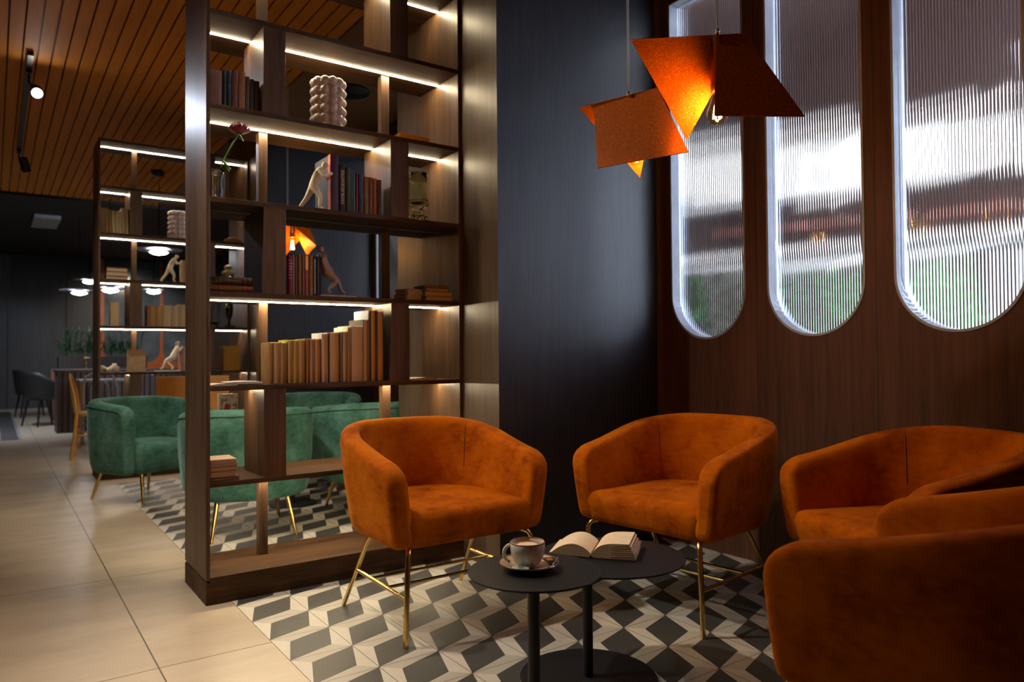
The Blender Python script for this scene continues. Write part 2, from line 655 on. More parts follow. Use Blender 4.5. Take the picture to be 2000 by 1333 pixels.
for i, c in enumerate(OX):
    g = MB().box(c - 0.262, c + 0.262, 14.86, 14.87, 0.9, Z1)
    struct(g, 'window_%d' % (i + 7), M_FARGLASS)

# ------------------------------------------------------------------ beyond the fluted windows: a bright concourse
struct(MB().box(7.108, 7.2, -5.5, 7.0, 0, 6.0), 'wall_concourse', plain('mauve_render', (0.16, 0.10, 0.095), 0.8))
struct(MB().box(XW + 0.1, 7.2, -5.5, 7.0, 5.4, 5.5), 'ceiling_concourse', plain('mauve_ceiling', (0.22, 0.15, 0.15), 0.8))
struct(MB().box(XW + 0.1, 7.2, 7.0, 7.1, 0, 5.5), 'wall_concourse_left', plain('grey_render', (0.12, 0.11, 0.11), 0.8))
M_BOXLIGHT = emit('shopfront_glow', (0.92, 0.95, 1.0), 2.6)
M_BOXLIGHT2 = emit('shopfront_glow_soft', (0.70, 0.80, 0.95), 0.7)
M_SIGN = emit('sign_glow_red', (1.0, 0.16, 0.05), 1.3)
FR = plain('shopfront_frame', (0.05, 0.05, 0.055), 0.5)


def shopfront(x, y0, y1, z0, z1, mat, label):
    t = thing('light_box', label, 'light', (x, (y0 + y1) / 2, z0))
    w, h = (y1 - y0) / 2, z1 - z0
    MB().box(0.0, 0.104, -w - 0.04, w + 0.04, -0.04, h + 0.04).build('housing', FR, t)
    MB().box(-0.012, -0.001, -w, w, 0, h).build('panel', mat, t)
    return t


shopfront(7.0, 1.1, 4.4, 2.95, 3.75, M_BOXLIGHT, 'long white light box seen through the first two fluted windows')
shopfront(7.0, -0.6, 0.95, 2.75, 3.25, M_BOXLIGHT, 'shorter white light box seen through the third fluted window')
shopfront(7.0, -1.6, 4.6, 2.13, 2.21, M_BOXLIGHT, 'thin white line of light seen low through all three fluted windows')
shopfront(7.0, -1.8, 0.95, 0.5, 2.02, M_BOXLIGHT2, 'pale blue lit shop window seen low through the third fluted window')
shopfront(7.0, -0.40, 0.15, 2.34, 2.44, M_SIGN, 'small glowing red sign blurred by the third fluted window')
t = thing('planter_box', 'concourse planter holding the greenery seen through the second fluted window', 'planter', (4.5, 0.28, 0.0))
MB().box(-0.2, 0.2, -0.5, 0.5, 0, 0.55).build('box', FR, t)
mb = MB()
random.seed(11)
for i in range(1100):
    x, y, z = random.uniform(-0.28, 0.28), random.uniform(-0.42, 0.40), random.uniform(0.4, 1.72)
    if (x / 0.3) ** 2 + ((y) / 0.62) ** 2 + ((z - 1.0) / 0.74) ** 2 > 1:
        continue
    a = random.uniform(0, 2 * pi)
    L = random.uniform(0.09, 0.17)
    d = Vector((cos(a), sin(a), random.uniform(-0.3, 0.7))).normalized() * L
    s_ = Vector((-sin(a), cos(a), 0)) * L * 0.25
    p = Vector((x, y, z))
    mb.add([p, p + d * 0.5 + s_, p + d, p + d * 0.5 - s_], [(0, 1, 2, 3)])
mb.build('foliage', plain('bright_leaf', (0.04, 0.42, 0.07), 0.5, 0, 0.4, 8), t)
spot('plant_fill_spot', (4.2, 0.6, 3.9), (4.5, 0.2, 1.0), 700, (1, 1, 0.9), 50, 0.6, 0.1)  # added light, brightens the greenery so it shows through the glass

# ------------------------------------------------------------------ BOOKCASES
SHELF_TOPS = [2.862, 2.468, 2.072, 1.682, 1.288, 0.896, 0.500]
BX0, BX1, BF, BD = -0.100, 1.129, 0.0, 0.402     # local: x, front y=0, depth
XL, XR = -0.084, 1.111                           # inner faces
WIDE_L, WIDE_R = (0.135, 0.231), (0.735, 0.831)
THIN_L, THIN_R = (0.180, 0.220), (0.795, 0.838)


def make_bookcase(label, y, lit2, strip_mat, group):
    t = thing('bookcase', label, 'bookcase', (0, y, 0), 0, group)
    MB().box(BX0, XL, 0, BD, 0.10, 2.864).build('side_panel', M_POST, t, bevel=0.0012)
    MB().box(XR, BX1, 0, BD, 0.10, 2.864).build('side_panel', M_POST, t, bevel=0.0012)
    MB().box(BX0, BX1, 0, BD, 0, 0.0905).build('plinth', M_SHELF, t, bevel=0.0012)
    MB().box(XL, XR, 0, BD, 0.0905, 0.112).build('bottom_board', M_SHELF, t, bevel=0.0012)
    for z in SHELF_TOPS:
        MB().box(XL, XR, 0, BD, z - 0.021, z).build('shelf', M_SHELF, t, bevel=0.0012)
    lows = SHELF_TOPS[1:] + [0.112]
    for i, (up, lo) in enumerate(zip(SHELF_TOPS, lows)):
        z0, z1 = lo, up - 0.021
        wide_right = (i % 2 == 0)
        wx = WIDE_R if wide_right else WIDE_L
        tx = THIN_L if wide_right else THIN_R
        MB().box(wx[0], wx[1], 0.001, 0.306, z0, z1).build('wide_upright', M_POST, t, bevel=0.0012)
        MB().box(tx[0], tx[1], 0.228, 0.272, z0, z1).build('narrow_upright', M_POST, t, bevel=0.0012)
        if i == 3 and not lit2:
            MB().box(XL, XR, 0.195, 0.207, z1 - 0.001, z1, 0).build('unlit_strip', M_FRAME, t)
            continue
        for a, b in ((XL, wx[0]), (wx[1], XR)):
            s = MB()
            rows = [[(xx, 0.201 + 0.006 * cos(q), z1 - 0.0003 - 0.0036 * sin(q)) for q in [pi * k / 6 for k in range(7)]] for xx in (a + 0.001, b - 0.001)]
            s.grid(rows, cv=True, caps=True)
            s.build('light_strip', strip_mat, t)
    return t


Y1, Y2 = 0.079, 3.87
make_bookcase('tall open dark wood bookcase with lit shelves behind the nearest orange chair', Y1, False, M_STRIP, 'open bookcases dividing the lounge')
make_bookcase('second tall open bookcase with lit shelves, beyond the green armchairs', Y2, True, M_STRIPFAR, 'open bookcases dividing the lounge')


# ------------------------------------------------------------------ CHAIRS
def shell_rows(a, yf, yb, th, zb, zt0, zt1, R, lean=0.05, ncurve=46, seg=14):
    """tub-chair wall: U-shaped centre line (arms forward to y=yf, back round at y=yb); returns closed cross-section rows"""
    pts = []
    yc = yb - a * 0.92
    nst = 14
    e_dense = [0, 0.004, 0.010, 0.018, 0.028, 0.040, 0.055, 0.075, 0.10]
    arm = yc - yf
    for e in e_dense:
        pts.append((-a, yf + e))
    for k in range(1, nst):
        y = yf + 0.10 + (arm - 0.10) * k / nst
        pts.append((-a, y))
    for k in range(ncurve + 1):
        q = pi - pi * k / ncurve
        n_ = 2.2
        cx, sy = cos(q), sin(q)
        x_ = a * (abs(cx) ** (2 / n_)) * (1 if cx > 0 else -1)
        y_ = yc + (yb - yc) * (abs(sy) ** (2 / n_))
        pts.append((x_, y_))
    right = [(-x_, y_) for x_, y_ in pts[:len(e_dense) + nst - 1]][::-1]
    pts += right
    rows = []
    # arc length from nearest end
    L = [0]
    for i in range(1, len(pts)):
        L.append(L[-1] + math.dist(pts[i], pts[i - 1]))
    tot = L[-1]
    for i, (px, py) in enumerate(pts):
        a0, a1 = pts[max(0, i - 1)], pts[min(len(pts) - 1, i + 1)]
        tx, ty = a1[0] - a0[0], a1[1] - a0[1]
        l = math.hypot(tx, ty) or 1
        nx, ny = -ty / l, tx / l          # outward for this direction of travel
        e = min(L[i], tot - L[i])
        lin = max(0.0, min(1.0, ((py - yf) / (yb - yf) - 0.08) / 0.86))
        zt = zt0 + (zt1 - zt0) * (0.6 * lin + 0.4 * smooth01(lin))
        top = zt - (R - sqrt(max(0, R * R - max(0, R - e) ** 2)))
        rb = 0.035
        bot = zb + (rb - sqrt(max(0, rb * rb - max(0, rb - e) ** 2)))
        rt = 0.026
        w = th * (0.42 + 0.58 * sqrt(max(0, 1 - max(0, 1 - e / rt) ** 2)))
        row = []
        hh = (top - bot) / 2
        zc = (top + bot) / 2
        for k in range(seg * 2):
            q = 2 * pi * k / (seg * 2)
            # superellipse in (offset, z): rounder at the top
            ex = 2 / 7.0
            cq, sq = cos(q), sin(q)
            ox = (w / 2) * (abs(cq) ** 0.55) * (1 if cq > 0 else -1)
            oz = hh * (abs(sq) ** 0.22) * (1 if sq > 0 else -1)
            z = zc + oz
            ln = lean * (z - zt0)
            row.append((px + nx * (ox + ln), py + ny * (ox + ln), z))
        rows.append(row)
    return rows, pts, L


def bowl(rows, zb, hh, k0, k1):
    """draws the wall in towards the bottom and lets it swell above, like an upholstered tub"""
    out = []
    for r in rows:
        rr = []
        for p in r:
            k = k0 + k1 * sin(pi * 0.62 * max(0, min(1, (p[2] - zb) / hh)))
            rr.append((p[0] * k, p[1] * k, p[2]))
        out.append(rr)
    return out


def inner_outline(a, yf, yb, inset, n=40, yfront=None):
    yc = yb - a * 0.92
    pts = []
    ai = a - inset
    ybi = yb - inset
    yfr = yf if yfront is None else yfront
    pts.append((-ai, yfr))
    for k in range(n + 1):
        q = pi - pi * k / n
        cx, sy = cos(q), sin(q)
        n_ = 2.2
        pts.append((ai * (abs(cx) ** (2 / n_)) * (1 if cx > 0 else -1), yc + (ybi - yc) * (abs(sy) ** (2 / n_))))
    pts.append((ai, yfr))
    m = 12
    for k in range(1, m):
        pts.append((ai - 2 * ai * k / m, yfr))
    return pts


def cushion(mb, outline_fn, levels, crown, m=0):
    """stack of inset outlines closed with a gently crowned top"""
    rows = []
    for inset, z in levels:
        rows.append([(x, y, z) for x, y in outline_fn(inset)])
    cx = sum(p[0] for p in rows[-1]) / len(rows[-1])
    cy = sum(p[1] for p in rows[-1]) / len(rows[-1])
    top = rows[-1]
    zt = top[0][2]
    for s_ in (0.8, 0.5, 0.2, 0.02):
        rows.append([(cx + (x - cx) * s_, cy + (y - cy) * s_, zt + crown * (1 - s_ * s_)) for x, y, z in top])
    mb.grid(rows, cv=True, m=m)


def make_orange_chair(label):
    t = thing('tub_chair', label, 'armchair', (0, 0, 0), 0, 'orange velvet tub chairs round the low tables')
    a, yf, yb, th = 0.310, -0.305, 0.300, 0.084
    rows, pts, L = shell_rows(a, yf, yb, th, 0.335, 0.632, 0.745, 0.085, 0.08)
    rows = bowl(rows, 0.335, 0.40, 0.968, 0.046)
    sh = MB()
    sh.grid(rows, cv=True)
    sh.add(rows[0], [tuple(range(len(rows[0])))], 0, True)
    sh.add(rows[-1], [tuple(range(len(rows[-1])))], 0, True)
    shell = sh.build('backrest', M_ORANGE, t)
    # two upright seams on the inside of the back
    for px, k in ((-1, 0), (1, 1)):
        yy = 0.16
        s = MB()
        line = []
        best = min(range(len(pts)), key=lambda i: abs(pts[i][0] - px * 0.262) + abs(pts[i][1] - yy))
        row = rows[best]
        idx = [j for j, p in enumerate(row)]
        # inner side of the section: points nearer the chair centre
        ctr = Vector((pts[best][0], pts[best][1], 0))
        inner = [Vector(p) for p in row if (Vector((p[0], p[1], 0)).length < ctr.length) and p[2] > 0.45]
        inner.sort(key=lambda p: p.z)
        if len(inner) > 2:
            s.tube([tuple(p * 0.997) for p in inner], 0.0018, 6)
            s.build('seam', M_ORSEAM, t)
    seat = MB()

    def out(inset):
        return inner_outline(a, yf, yb, 0.041 + inset, yfront=-0.298 + inset * 0.9)
    cushion(seat, out, [(0.035, 0.331), (0.020, 0.337), (0.010, 0.36), (0.0, 0.415), (0.004, 0.432), (0.014, 0.446), (0.03, 0.4555)], 0.014)
    seat.build('seat', M_ORANGE, t)
    MB().prism(inner_outline(a, yf, yb, 0.06, yfront=-0.25)[::2], 0.326, 0.334).build('underside', M_UNDER, t)
    for sx in (-1, 1):
        MB().tube([(sx * 0.245, -0.25, 0.333), (sx * 0.258, -0.280, 0.327), (sx * 0.266, -0.288, 0.31), (sx * 0.278, -0.29, 0.0)], 0.0095, 12).build('leg', M_GOLD, t)
        MB().tube([(sx * 0.235, 0.055, 0.333), (sx * 0.250, 0.085, 0.29), (sx * 0.278, 0.262, 0.0)], 0.0085, 12).build('leg', M_GOLD, t)
        MB().tube([(sx * 0.272, -0.29, 0.165), (sx * 0.2625, 0.163, 0.165)], 0.0075, 10).build('stretcher', M_GOLD, t)
    for yy in (-0.12, 0.02):
        MB().tube([(-0.268, yy, 0.165), (0.268, yy, 0.165)], 0.006, 10).build('crossbar', M_GOLD, t)
    return t


oc = make_orange_chair('orange velvet tub chair on gold legs standing in front of the lit bookcase')
oc.location = (0.636, -0.505, 0.0012)
dup(oc, (1.509, -1.033, 0.0012), -1.45, 'orange velvet tub chair in the corner under the black wall and first fluted window')
dup(oc, (1.700, -1.885, 0.0012), -1.965, 'orange velvet tub chair against the wall, half hidden behind the nearest chair')
dup(oc, (0.862, -2.408, 0.0012), radians(180) + 0.16, 'nearest orange velvet tub chair, seen from outside its arm at the lower right')


def make_green_chair(label):
    t = thing('green_armchair', label, 'armchair', (0, 0, 0), 0, 'green velvet armchairs beyond the bookcase')
    a, yf, yb, th = 0.305, -0.27, 0.29, 0.10
    rows, pts, L = shell_rows(a, yf, yb, th, 0.215, 0.685, 0.725, 0.09, -0.02)
    r2 = bowl(rows, 0.215, 0.49, 0.935, 0.10)
    sh = MB()
    sh.grid(r2, cv=True)
    sh.add(r2[0], [tuple(range(len(r2[0])))], 0, True)
    sh.add(r2[-1], [tuple(range(len(r2[-1])))], 0, True)
    sh.build('backrest', M_GREEN, t)
    line = []
    for r, (px, py) in zip(r2, pts):
        c = Vector((px, py, 0))
        top = max(q[2] for q in r)
        cand = max(r, key=lambda q: math.hypot(q[0], q[1]))
        mid = [q for q in r if top - 0.09 < q[2] < top - 0.02] or r
        o_ = max(mid, key=lambda q: math.hypot(q[0], q[1]) if abs(px) + py > -9 else 0)
        line.append((o_[0] * 0.995, o_[1] * 0.995, top - 0.036))
    line = line[4:-4]
    MB().tube(line, 0.0032, 6).build('piping', M_GRSEAM, t)
    seat = MB()

    def out(inset):
        return inner_outline(a, yf, yb, 0.038 + inset, yfront=-0.285 + inset * 0.9)
    cushion(seat, out, [(0.065, 0.212), (0.045, 0.218), (0.025, 0.26), (0.0, 0.36), (0.006, 0.385), (0.02, 0.405), (0.04, 0.415)], 0.014)
    seat.build('seat', M_GREEN, t)
    for sx, sy in ((-1, -1), (1, -1), (-1, 1), (1, 1)):
        MB().tube([(sx * 0.185, sy * 0.21, 0.235), (sx * 0.225, sy * 0.285, 0.0)], [0.015, 0.009], 12).build('leg', M_GOLD, t)
    return t


gc = make_green_chair('green velvet armchair beyond the bookcase, nearest to it, with its back to us')
gc.location = (0.42, 1.36, 0.0012)
gc.rotation_euler = (0, 0, pi - 0.14)
dup(gc, (0.10, 2.82, 0.0012), radians(27), 'leftmost green velvet armchair, at the edge of the patterned floor')
dup(gc, (1.24, 2.50, 0.0012), radians(-30), 'farthest green velvet armchair, facing us across the alcove')
dup(gc, (1.27, 1.42, 0.0012), radians(184), 'green velvet armchair partly hidden behind the nearest orange chair')

# ------------------------------------------------------------------ LOW TABLES


def round_table(label, c, r, h, pole_xy, base_r, grp):
    t = thing('side_table', label, 'table', (c[0], c[1], 0.0012), 0, grp)
    prof = [(0.0001, h - 0.006), (r - 0.002, h - 0.006), (r, h - 0.004), (r, h - 0.001), (r - 0.001, h), (0.0001, h)]
    MB().lathe(prof, seg=72, smooth=False).build('tabletop', M_TABLE, t)
    px, py = pole_xy[0] - c[0], pole_xy[1] - c[1]
    MB().lathe([(0.016, 0.008), (0.016, h - 0.006)], (px, py, 0), 20).build('pole', M_BLACKMETAL, t)
    MB().lathe([(0.0001, 0.0), (base_r, 0.0), (base_r, 0.006), (base_r - 0.002, 0.008), (0.0001, 0.008)], (px, py, 0), 64, smooth=False).build('base', M_BLACKMETAL, t)
    return t


T1C, T2C = (0.345, -1.560), (0.794, -1.362)
round_table('smaller and taller black round side table holding the coffee cup', T1C, 0.174, 0.450, (0.338, -1.565), 0.15, 'black round side tables')
round_table('wider and lower black round side table holding the open book', T2C, 0.236, 0.372, (0.713, -1.345), 0.215, 'black round side tables')
round_table('black round side table among the green armchairs', (0.88, 1.93), 0.174, 0.44, (0.88, 1.93), 0.16, 'black round side tables')

# ------------------------------------------------------------------ THINGS ON THE TABLES
TZ1, TZ2 = 0.4512, 0.3732
SX, SY = 0.343, -1.541
t = thing('saucer', 'speckled white saucer with a brown rim under the coffee cup', 'saucer', (SX, SY, TZ1))
M_SPECK = None
m, nt, b = new_mat('speckled_glaze')
f = noise(nt, coords(nt, (1, 1, 0.35)), 55, 4, 0.7)
nt.links.new(ramp(nt, f, [(0.33, (0.12, 0.07, 0.04)), (0.39, (0.72, 0.66, 0.60)), (0.6, (0.84, 0.81, 0.76))]), b.inputs['Base Color'])
b.inputs['Roughness'].default_value = 0.18
b.inputs['Coat Weight'].default_value = 0.4
M_SPECK = m
M_RIM = plain('brown_glaze', (0.20, 0.085, 0.03), 0.2, 0, 0.3, 40, coat=0.4)
M_SAUCER = plain('toffee_glaze', (0.46, 0.33, 0.22), 0.2, 0, 0.35, 30, coat=0.4)
MB().lathe([(0.0001, 0.0), (0.034, 0.0), (0.040, 0.003), (0.072, 0.013), (0.079, 0.018), (0.077, 0.0195), (0.070, 0.016), (0.040, 0.007), (0.030, 0.0062), (0.0001, 0.0062)], seg=48).build('dish', M_SAUCER, t)
MB().lathe([(0.0785, 0.0170), (0.0795, 0.0185), (0.078, 0.0198), (0.0765, 0.0192)], seg=48).build('rim', M_RIM, t)
t = thing('coffee_cup', 'speckled white cup of milky coffee standing on its saucer', 'cup', (SX - 0.004, SY + 0.002, TZ1 + 0.0064))
prof = [(0.0001, 0.0), (0.022, 0.0), (0.024, 0.003), (0.034, 0.012), (0.0425, 0.028), (0.0455, 0.046), (0.0462, 0.064), (0.0448, 0.0652), (0.0432, 0.064), (0.0424, 0.046), (0.039, 0.028), (0.030, 0.014), (0.0001, 0.009)]
MB().lathe(prof, seg=48).build('body', M_SPECK, t)
MB().lathe([(0.0462, 0.0625), (0.0467, 0.0645), (0.0452, 0.0662), (0.0434, 0.0655), (0.0430, 0.0635)], seg=48).build('rim', M_RIM, t)
MB().lathe([(0.0001, 0.0575), (0.012, 0.0574), (0.026, 0.0572)], seg=40).build('milk_foam', plain('milk_foam', (0.85, 0.70, 0.50), 0.5), t)
MB().lathe([(0.026, 0.0571), (0.036, 0.0570), (0.0430, 0.0570)], seg=40).build('coffee', plain('coffee_crema', (0.36, 0.14, 0.03), 0.3, 0, 0.3, 60), t)
hd = []
HA = radians(150)
for k in range(15):
    q = radians(75 - 150 * k / 14)
    hd.append(((0.041 + 0.0215 * cos(q)), 0.036 + 0.023 * sin(q)))
MB().tube([(r * cos(HA), r * sin(HA), z) for r, z in hd], 0.0046, 10).build('handle', M_SPECK, t)
t = thing('sugar_sachet', 'dark sugar sachet with orange print lying on the saucer right of the cup', 'sachet', (SX + 0.052, SY - 0.026, TZ1 + 0.0165), radians(-20))
MB().box(-0.016, 0.016, -0.026, 0.026, 0, 0.004).build('packet', plain('sachet_dark', (0.02, 0.012, 0.01), 0.3), t, bevel=0.0015)
MB().box(-0.010, 0.006, -0.006, 0.014, 0.004, 0.0046).build('print', plain('sachet_orange', (0.85, 0.32, 0.03), 0.3), t)
t = thing('sugar_sachet', 'pale mint sachet lying on the saucer in front of the cup handle', 'sachet', (SX - 0.047, SY - 0.026, TZ1 + 0.0135), radians(55))
MB().box(-0.013, 0.013, -0.022, 0.022, 0, 0.004).build('packet', plain('sachet_mint', (0.45, 0.55, 0.48), 0.4), t, bevel=0.0015)
MB().box(-0.010, 0.010, -0.008, 0.006, 0.004, 0.0046).build('print', plain('sachet_green', (0.10, 0.26, 0.20), 0.4), t)
t = thing('teaspoon', 'small steel teaspoon lying on the rim of the saucer', 'spoon', (SX + 0.050, SY - 0.046, TZ1 + 0.0185), radians(38))
MB().tube([(-0.030, 0, 0), (0.0, 0, 0.002), (0.030, 0, 0.004)], [0.0022, 0.0014, 0.0026], 8).build('spoon_handle', plain('steel', (0.8, 0.8, 0.82), 0.15, 1.0), t)
MB().sphere((-0.038, 0, 0), 0.010, 0, 12, 1.2, 0.8, 0.25).build('spoon_bowl', _mc['steel'], t)

# open paperback on the wider table: u runs along the near edge, v away from us
BKU, BKV = Vector((0.63, -0.777, 0)), Vector((0.777, 0.63, 0))
bk = thing('open_book', 'open paperback with fanned yellowed pages on the wider black table', 'book', (0.724, -1.350, TZ2))
bk.rotation_euler = (0, 0, math.atan2(BKU.y, BKU.x))
PG = page_mat((0.80, 0.60, 0.40))
PGT = plain('book_page_face', (0.82, 0.64, 0.44), 0.9, 0, 0.05, 30)
H = 0.165


def page_block(fn_top, fn_bot, name, n=22, mats=None):
    mb = MB()
    top = [(u, z) for u, z in fn_top]
    bot = [(u, z) for u, z in fn_bot]
    rows = []
    for (u0, z0), (u1, z1) in zip(top, bot):
        rows.append([(u0, 0, z0), (u0, H, z0), (u1, H, z1), (u1, 0, z1)])
    v = [p for r in rows for p in r]
    f, mi = [], []
    for i in range(len(rows) - 1):
        a, c = i * 4, (i + 1) * 4
        mb.add([v[a], v[a + 1], v[c + 1], v[c]], [(0, 1, 2, 3)], 1, True)
        mb.add([v[a + 1], v[a + 2], v[c + 2], v[c + 1]], [(0, 1, 2, 3)], 0)
        mb.add([v[a + 2], v[a + 3], v[c + 3], v[c + 2]], [(0, 1, 2, 3)], 0)
        mb.add([v[a + 3], v[a], v[c], v[c + 3]], [(0, 1, 2, 3)], 0)
    mb.add(rows[0], [(0, 1, 2, 3)], 0)
    mb.add(rows[-1], [(3, 2, 1, 0)], 0)
    return mb.build(name, [PG, PGT], bk)


PG = page_mat_flat((0.74, 0.55, 0.33))
topL, botL = [], []
for k in range(23):
    s_ = k / 22
    topL.append((-0.002 - 0.132 * s_, 0.012 + 0.034 * sin(pi * min(1, s_ * 1.05 + 0.02)) ** 0.75 * (1 - 0.25 * s_)))
    botL.append((-0.002 - 0.134 * s_, 0.003 + 0.002 * sin(pi * s_)))
page_block(topL, botL, 'pages')
topR, botR = [], []
for k in range(23):
    s_ = k / 22
    topR.append((0.002 + 0.118 * s_, 0.012 + 0.040 * (1 - math.exp(-s_ * 5.5)) - 0.001 * s_))
    botR.append((0.002 + 0.138 * s_, 0.003))
page_block(topR, botR, 'pages')
for k in range(7):
    mb = MB()
    z = 0.048 - 0.0055 * k
    u1 = 0.119 + 0.0035 * k + (0.004 if k % 2 else 0)
    pts = [(0.060, z - 0.006), (0.090, z - 0.002), (u1, z + 0.001 * (k % 3) + 0.0015)]
    rows = [[(u, -0.001, zz), (u, H + 0.001, zz), (u, H + 0.001, zz - 0.0006), (u, -0.001, zz - 0.0006)] for u, zz in pts]
    mb.grid(rows, cv=True, smooth=False, caps=True)
    mb.build('leaf', PGT, bk)
mb = MB()
mb.box(-0.139, -0.001, -0.002, H + 0.002, 0.0, 0.0022)
mb.box(0.001, 0.142, -0.002, H + 0.002, 0.0, 0.0022)
mb.box(-0.004, 0.004, -0.002, H + 0.002, 0.0, 0.008)
mb.build('cover', plain('book_cover_dark', (0.05, 0.022, 0.015), 0.5), bk)

# ------------------------------------------------------------------ PENDANT LAMPS
M_SHADE = None
m, nt, b = new_mat('orange_pressed_metal')
f = noise(nt, coords(nt), 240, 4, 0.7)
nt.links.new(ramp(nt, f, [(0.32, (0.34, 0.060, 0.002)), (0.56, (0.58, 0.13, 0.005)), (0.72, (0.85, 0.30, 0.03))]), b.inputs['Base Color'])
b.inputs['Roughness'].default_value = 0.42
b.inputs['Metallic'].default_value = 0.0
b.inputs['Specular IOR Level'].default_value = 0.08
bump(nt, b, f, 0.6, 0.002)
M_SHADE = m
m, nt, b = new_mat('amber_bulb_glass')
nt.nodes.remove(b)
tr = nd(nt, 'ShaderNodeBsdfTransparent')
tr.inputs[0].default_value = rgb((1.0, 0.80, 0.50))
gl = nd(nt, 'ShaderNodeBsdfGlossy')
gl.inputs['Roughness'].default_value = 0.04
lw = nd(nt, 'ShaderNodeLayerWeight')
lw.inputs[0].default_value = 0.25
mx = nd(nt, 'ShaderNodeMixShader')
nt.links.new(mth(nt, 'MULTIPLY', lw.outputs['Facing'], 0.35), mx.inputs[0])
nt.links.new(tr.outputs[0], mx.inputs[1])
nt.links.new(gl.outputs[0], mx.inputs[2])
nt.links.new(mx.outputs[0], nt.nodes['Material Output'].inputs[0])
M_BULB = m
M_FIL = emit('filament_glow', (1.0, 0.50, 0.15), 480)
M_CORD = plain('silver_cord', (0.45, 0.43, 0.40), 0.5, 0.2)
M_SOCK = plain('copper_socket', (0.55, 0.20, 0.05), 0.35, 0.7)


def plate(verts, faces, th=0.0025):
    mb = MB().add(verts, faces)
    me = mb
    return me


def bulb_parts(t, c, top, r=0.032):
    """socket hanging from top, pear-shaped bulb whose lowest point is c"""
    cx, cy, cz = c
    MB().lathe([(0.006, top - cz), (0.017, top - cz - 0.002), (0.019, 0.125), (0.019, 0.098), (0.0001, 0.098)], (cx, cy, cz), 20).build('socket', M_SOCK, t)
    prof = [(0.013, 0.098), (0.014, 0.085), (0.022, 0.062), (r * 0.96, 0.042), (r, 0.030), (r * 0.9, 0.014), (r * 0.5, 0.003), (0.0001, 0.0)]
    bb = MB().lathe(prof, (cx, cy, cz), 28).build('bulb', M_BULB, t)
    f = MB()
    for k in range(6):
        a0 = pi * k / 3
        f.tube([(cx + 0.004 * cos(a0), cy + 0.004 * sin(a0), cz + 0.078), (cx + 0.012 * cos(a0), cy + 0.012 * sin(a0), cz + 0.018)], 0.0019, 6)
    f.build('filament', M_FIL, bb)


def pendant(label, P, group, light=30):
    t = thing('pendant_lamp', label, 'lamp', (0, 0, 0), 0, group)
    A, D, Cc, E_, F_, B = [Vector(P[k]) for k in 'ADCEFB']
    s = MB().add([A, D, Cc], [(0, 1, 2)]).build('shade_panel', M_SHADE, t, recalc=False)
    so = s.modifiers.new('thickness', 'SOLIDIFY')
    so.thickness = 0.003
    so.offset = 0
    s = MB().add([B, D, E_, F_], [(0, 1, 2, 3)]).build('shade_panel', M_SHADE, t, recalc=False)
    so = s.modifiers.new('thickness', 'SOLIDIFY')
    so.thickness = 0.003
    so.offset = 0
    so = MB().tube([A, D], 0.0022, 8).build('ridge', M_SHADE, t)
    bx, by, bz = P['bulb']
    cab = Vector(P['cable'])
    bulb_parts(t, (bx, by, bz), cab.z - 0.012)
    MB().tube([(bx, by, cab.z - 0.014), tuple(cab)], 0.006, 10).build('stem', M_SOCK, t)
    MB().tube([(cab.x - 0.0045, cab.y, Z1), (cab.x - 0.003, cab.y, cab.z + 0.05), (cab.x, cab.y, cab.z)], 0.0016, 8).build('cable', M_CORD, t)
    MB().tube([(cab.x + 0.0045, cab.y, Z1), (cab.x + 0.003, cab.y, cab.z + 0.05), (cab.x, cab.y, cab.z)], 0.0016, 8).build('cable', M_CORD, t)
    MB().sphere((cab.x, cab.y, cab.z + 0.004), 0.0075, 0, 10).build('cable_grip', plain('steel', (0.8, 0.8, 0.82), 0.15, 1.0), t)
    return t


G_P = 'folded orange pendant lamps above the orange chairs'
pendant('higher and nearer orange folded pendant lamp, its bulb glowing beside a dark panel',
        dict(A=(0.739, -1.537, 1.954), B=(0.946, -1.684, 1.963), D=(1.018, -1.735, 1.969), C=(0.954, -1.560, 1.683), E=(1.0657, -1.896, 1.6851), F=(0.863, -1.741, 1.692),
             bulb=(0.951, -1.681, 1.699), cable=(0.949, -1.688, 1.975)), G_P)
pendant('lower and farther orange folded pendant lamp, tilted, tip of a panel showing below',
        dict(A=(0.913, -1.096, 1.906), B=(0.942, -1.141, 1.902), D=(1.041, -1.358, 1.925), C=(1.100, -1.210, 1.655), E=(0.9976, -1.5283, 1.6589), F=(0.874, -1.233, 1.652),
             bulb=(1.025, -1.268, 1.676), cable=(0.988, -1.271, 1.918)), G_P)
pendant('orange folded pendant lamp of the green seating area, seen through the bookcase',
        dict(A=(0.8467, 2.0392, 1.9485), B=(0.9001, 1.998, 1.9485), D=(0.9865, 1.8746, 1.9073), C=(0.8837, 2.1872, 1.7099), E=(0.9544, 1.6632, 1.7593), F=(0.9618, 1.8607, 1.714),
             bulb=(0.8779, 1.9182, 1.7428), cable=(0.8467, 1.924, 1.9567)), 'pendant lamps of the green seating area')

# ------------------------------------------------------------------ BOOKS AND ORNAMENTS
FS = [z for z in SHELF_TOPS]         # shelf top heights, same for both bookcases
S0, S1, S2, S3, S4, S5 = 2.468, 2.072, 1.682, 1.288, 0.896, 0.500


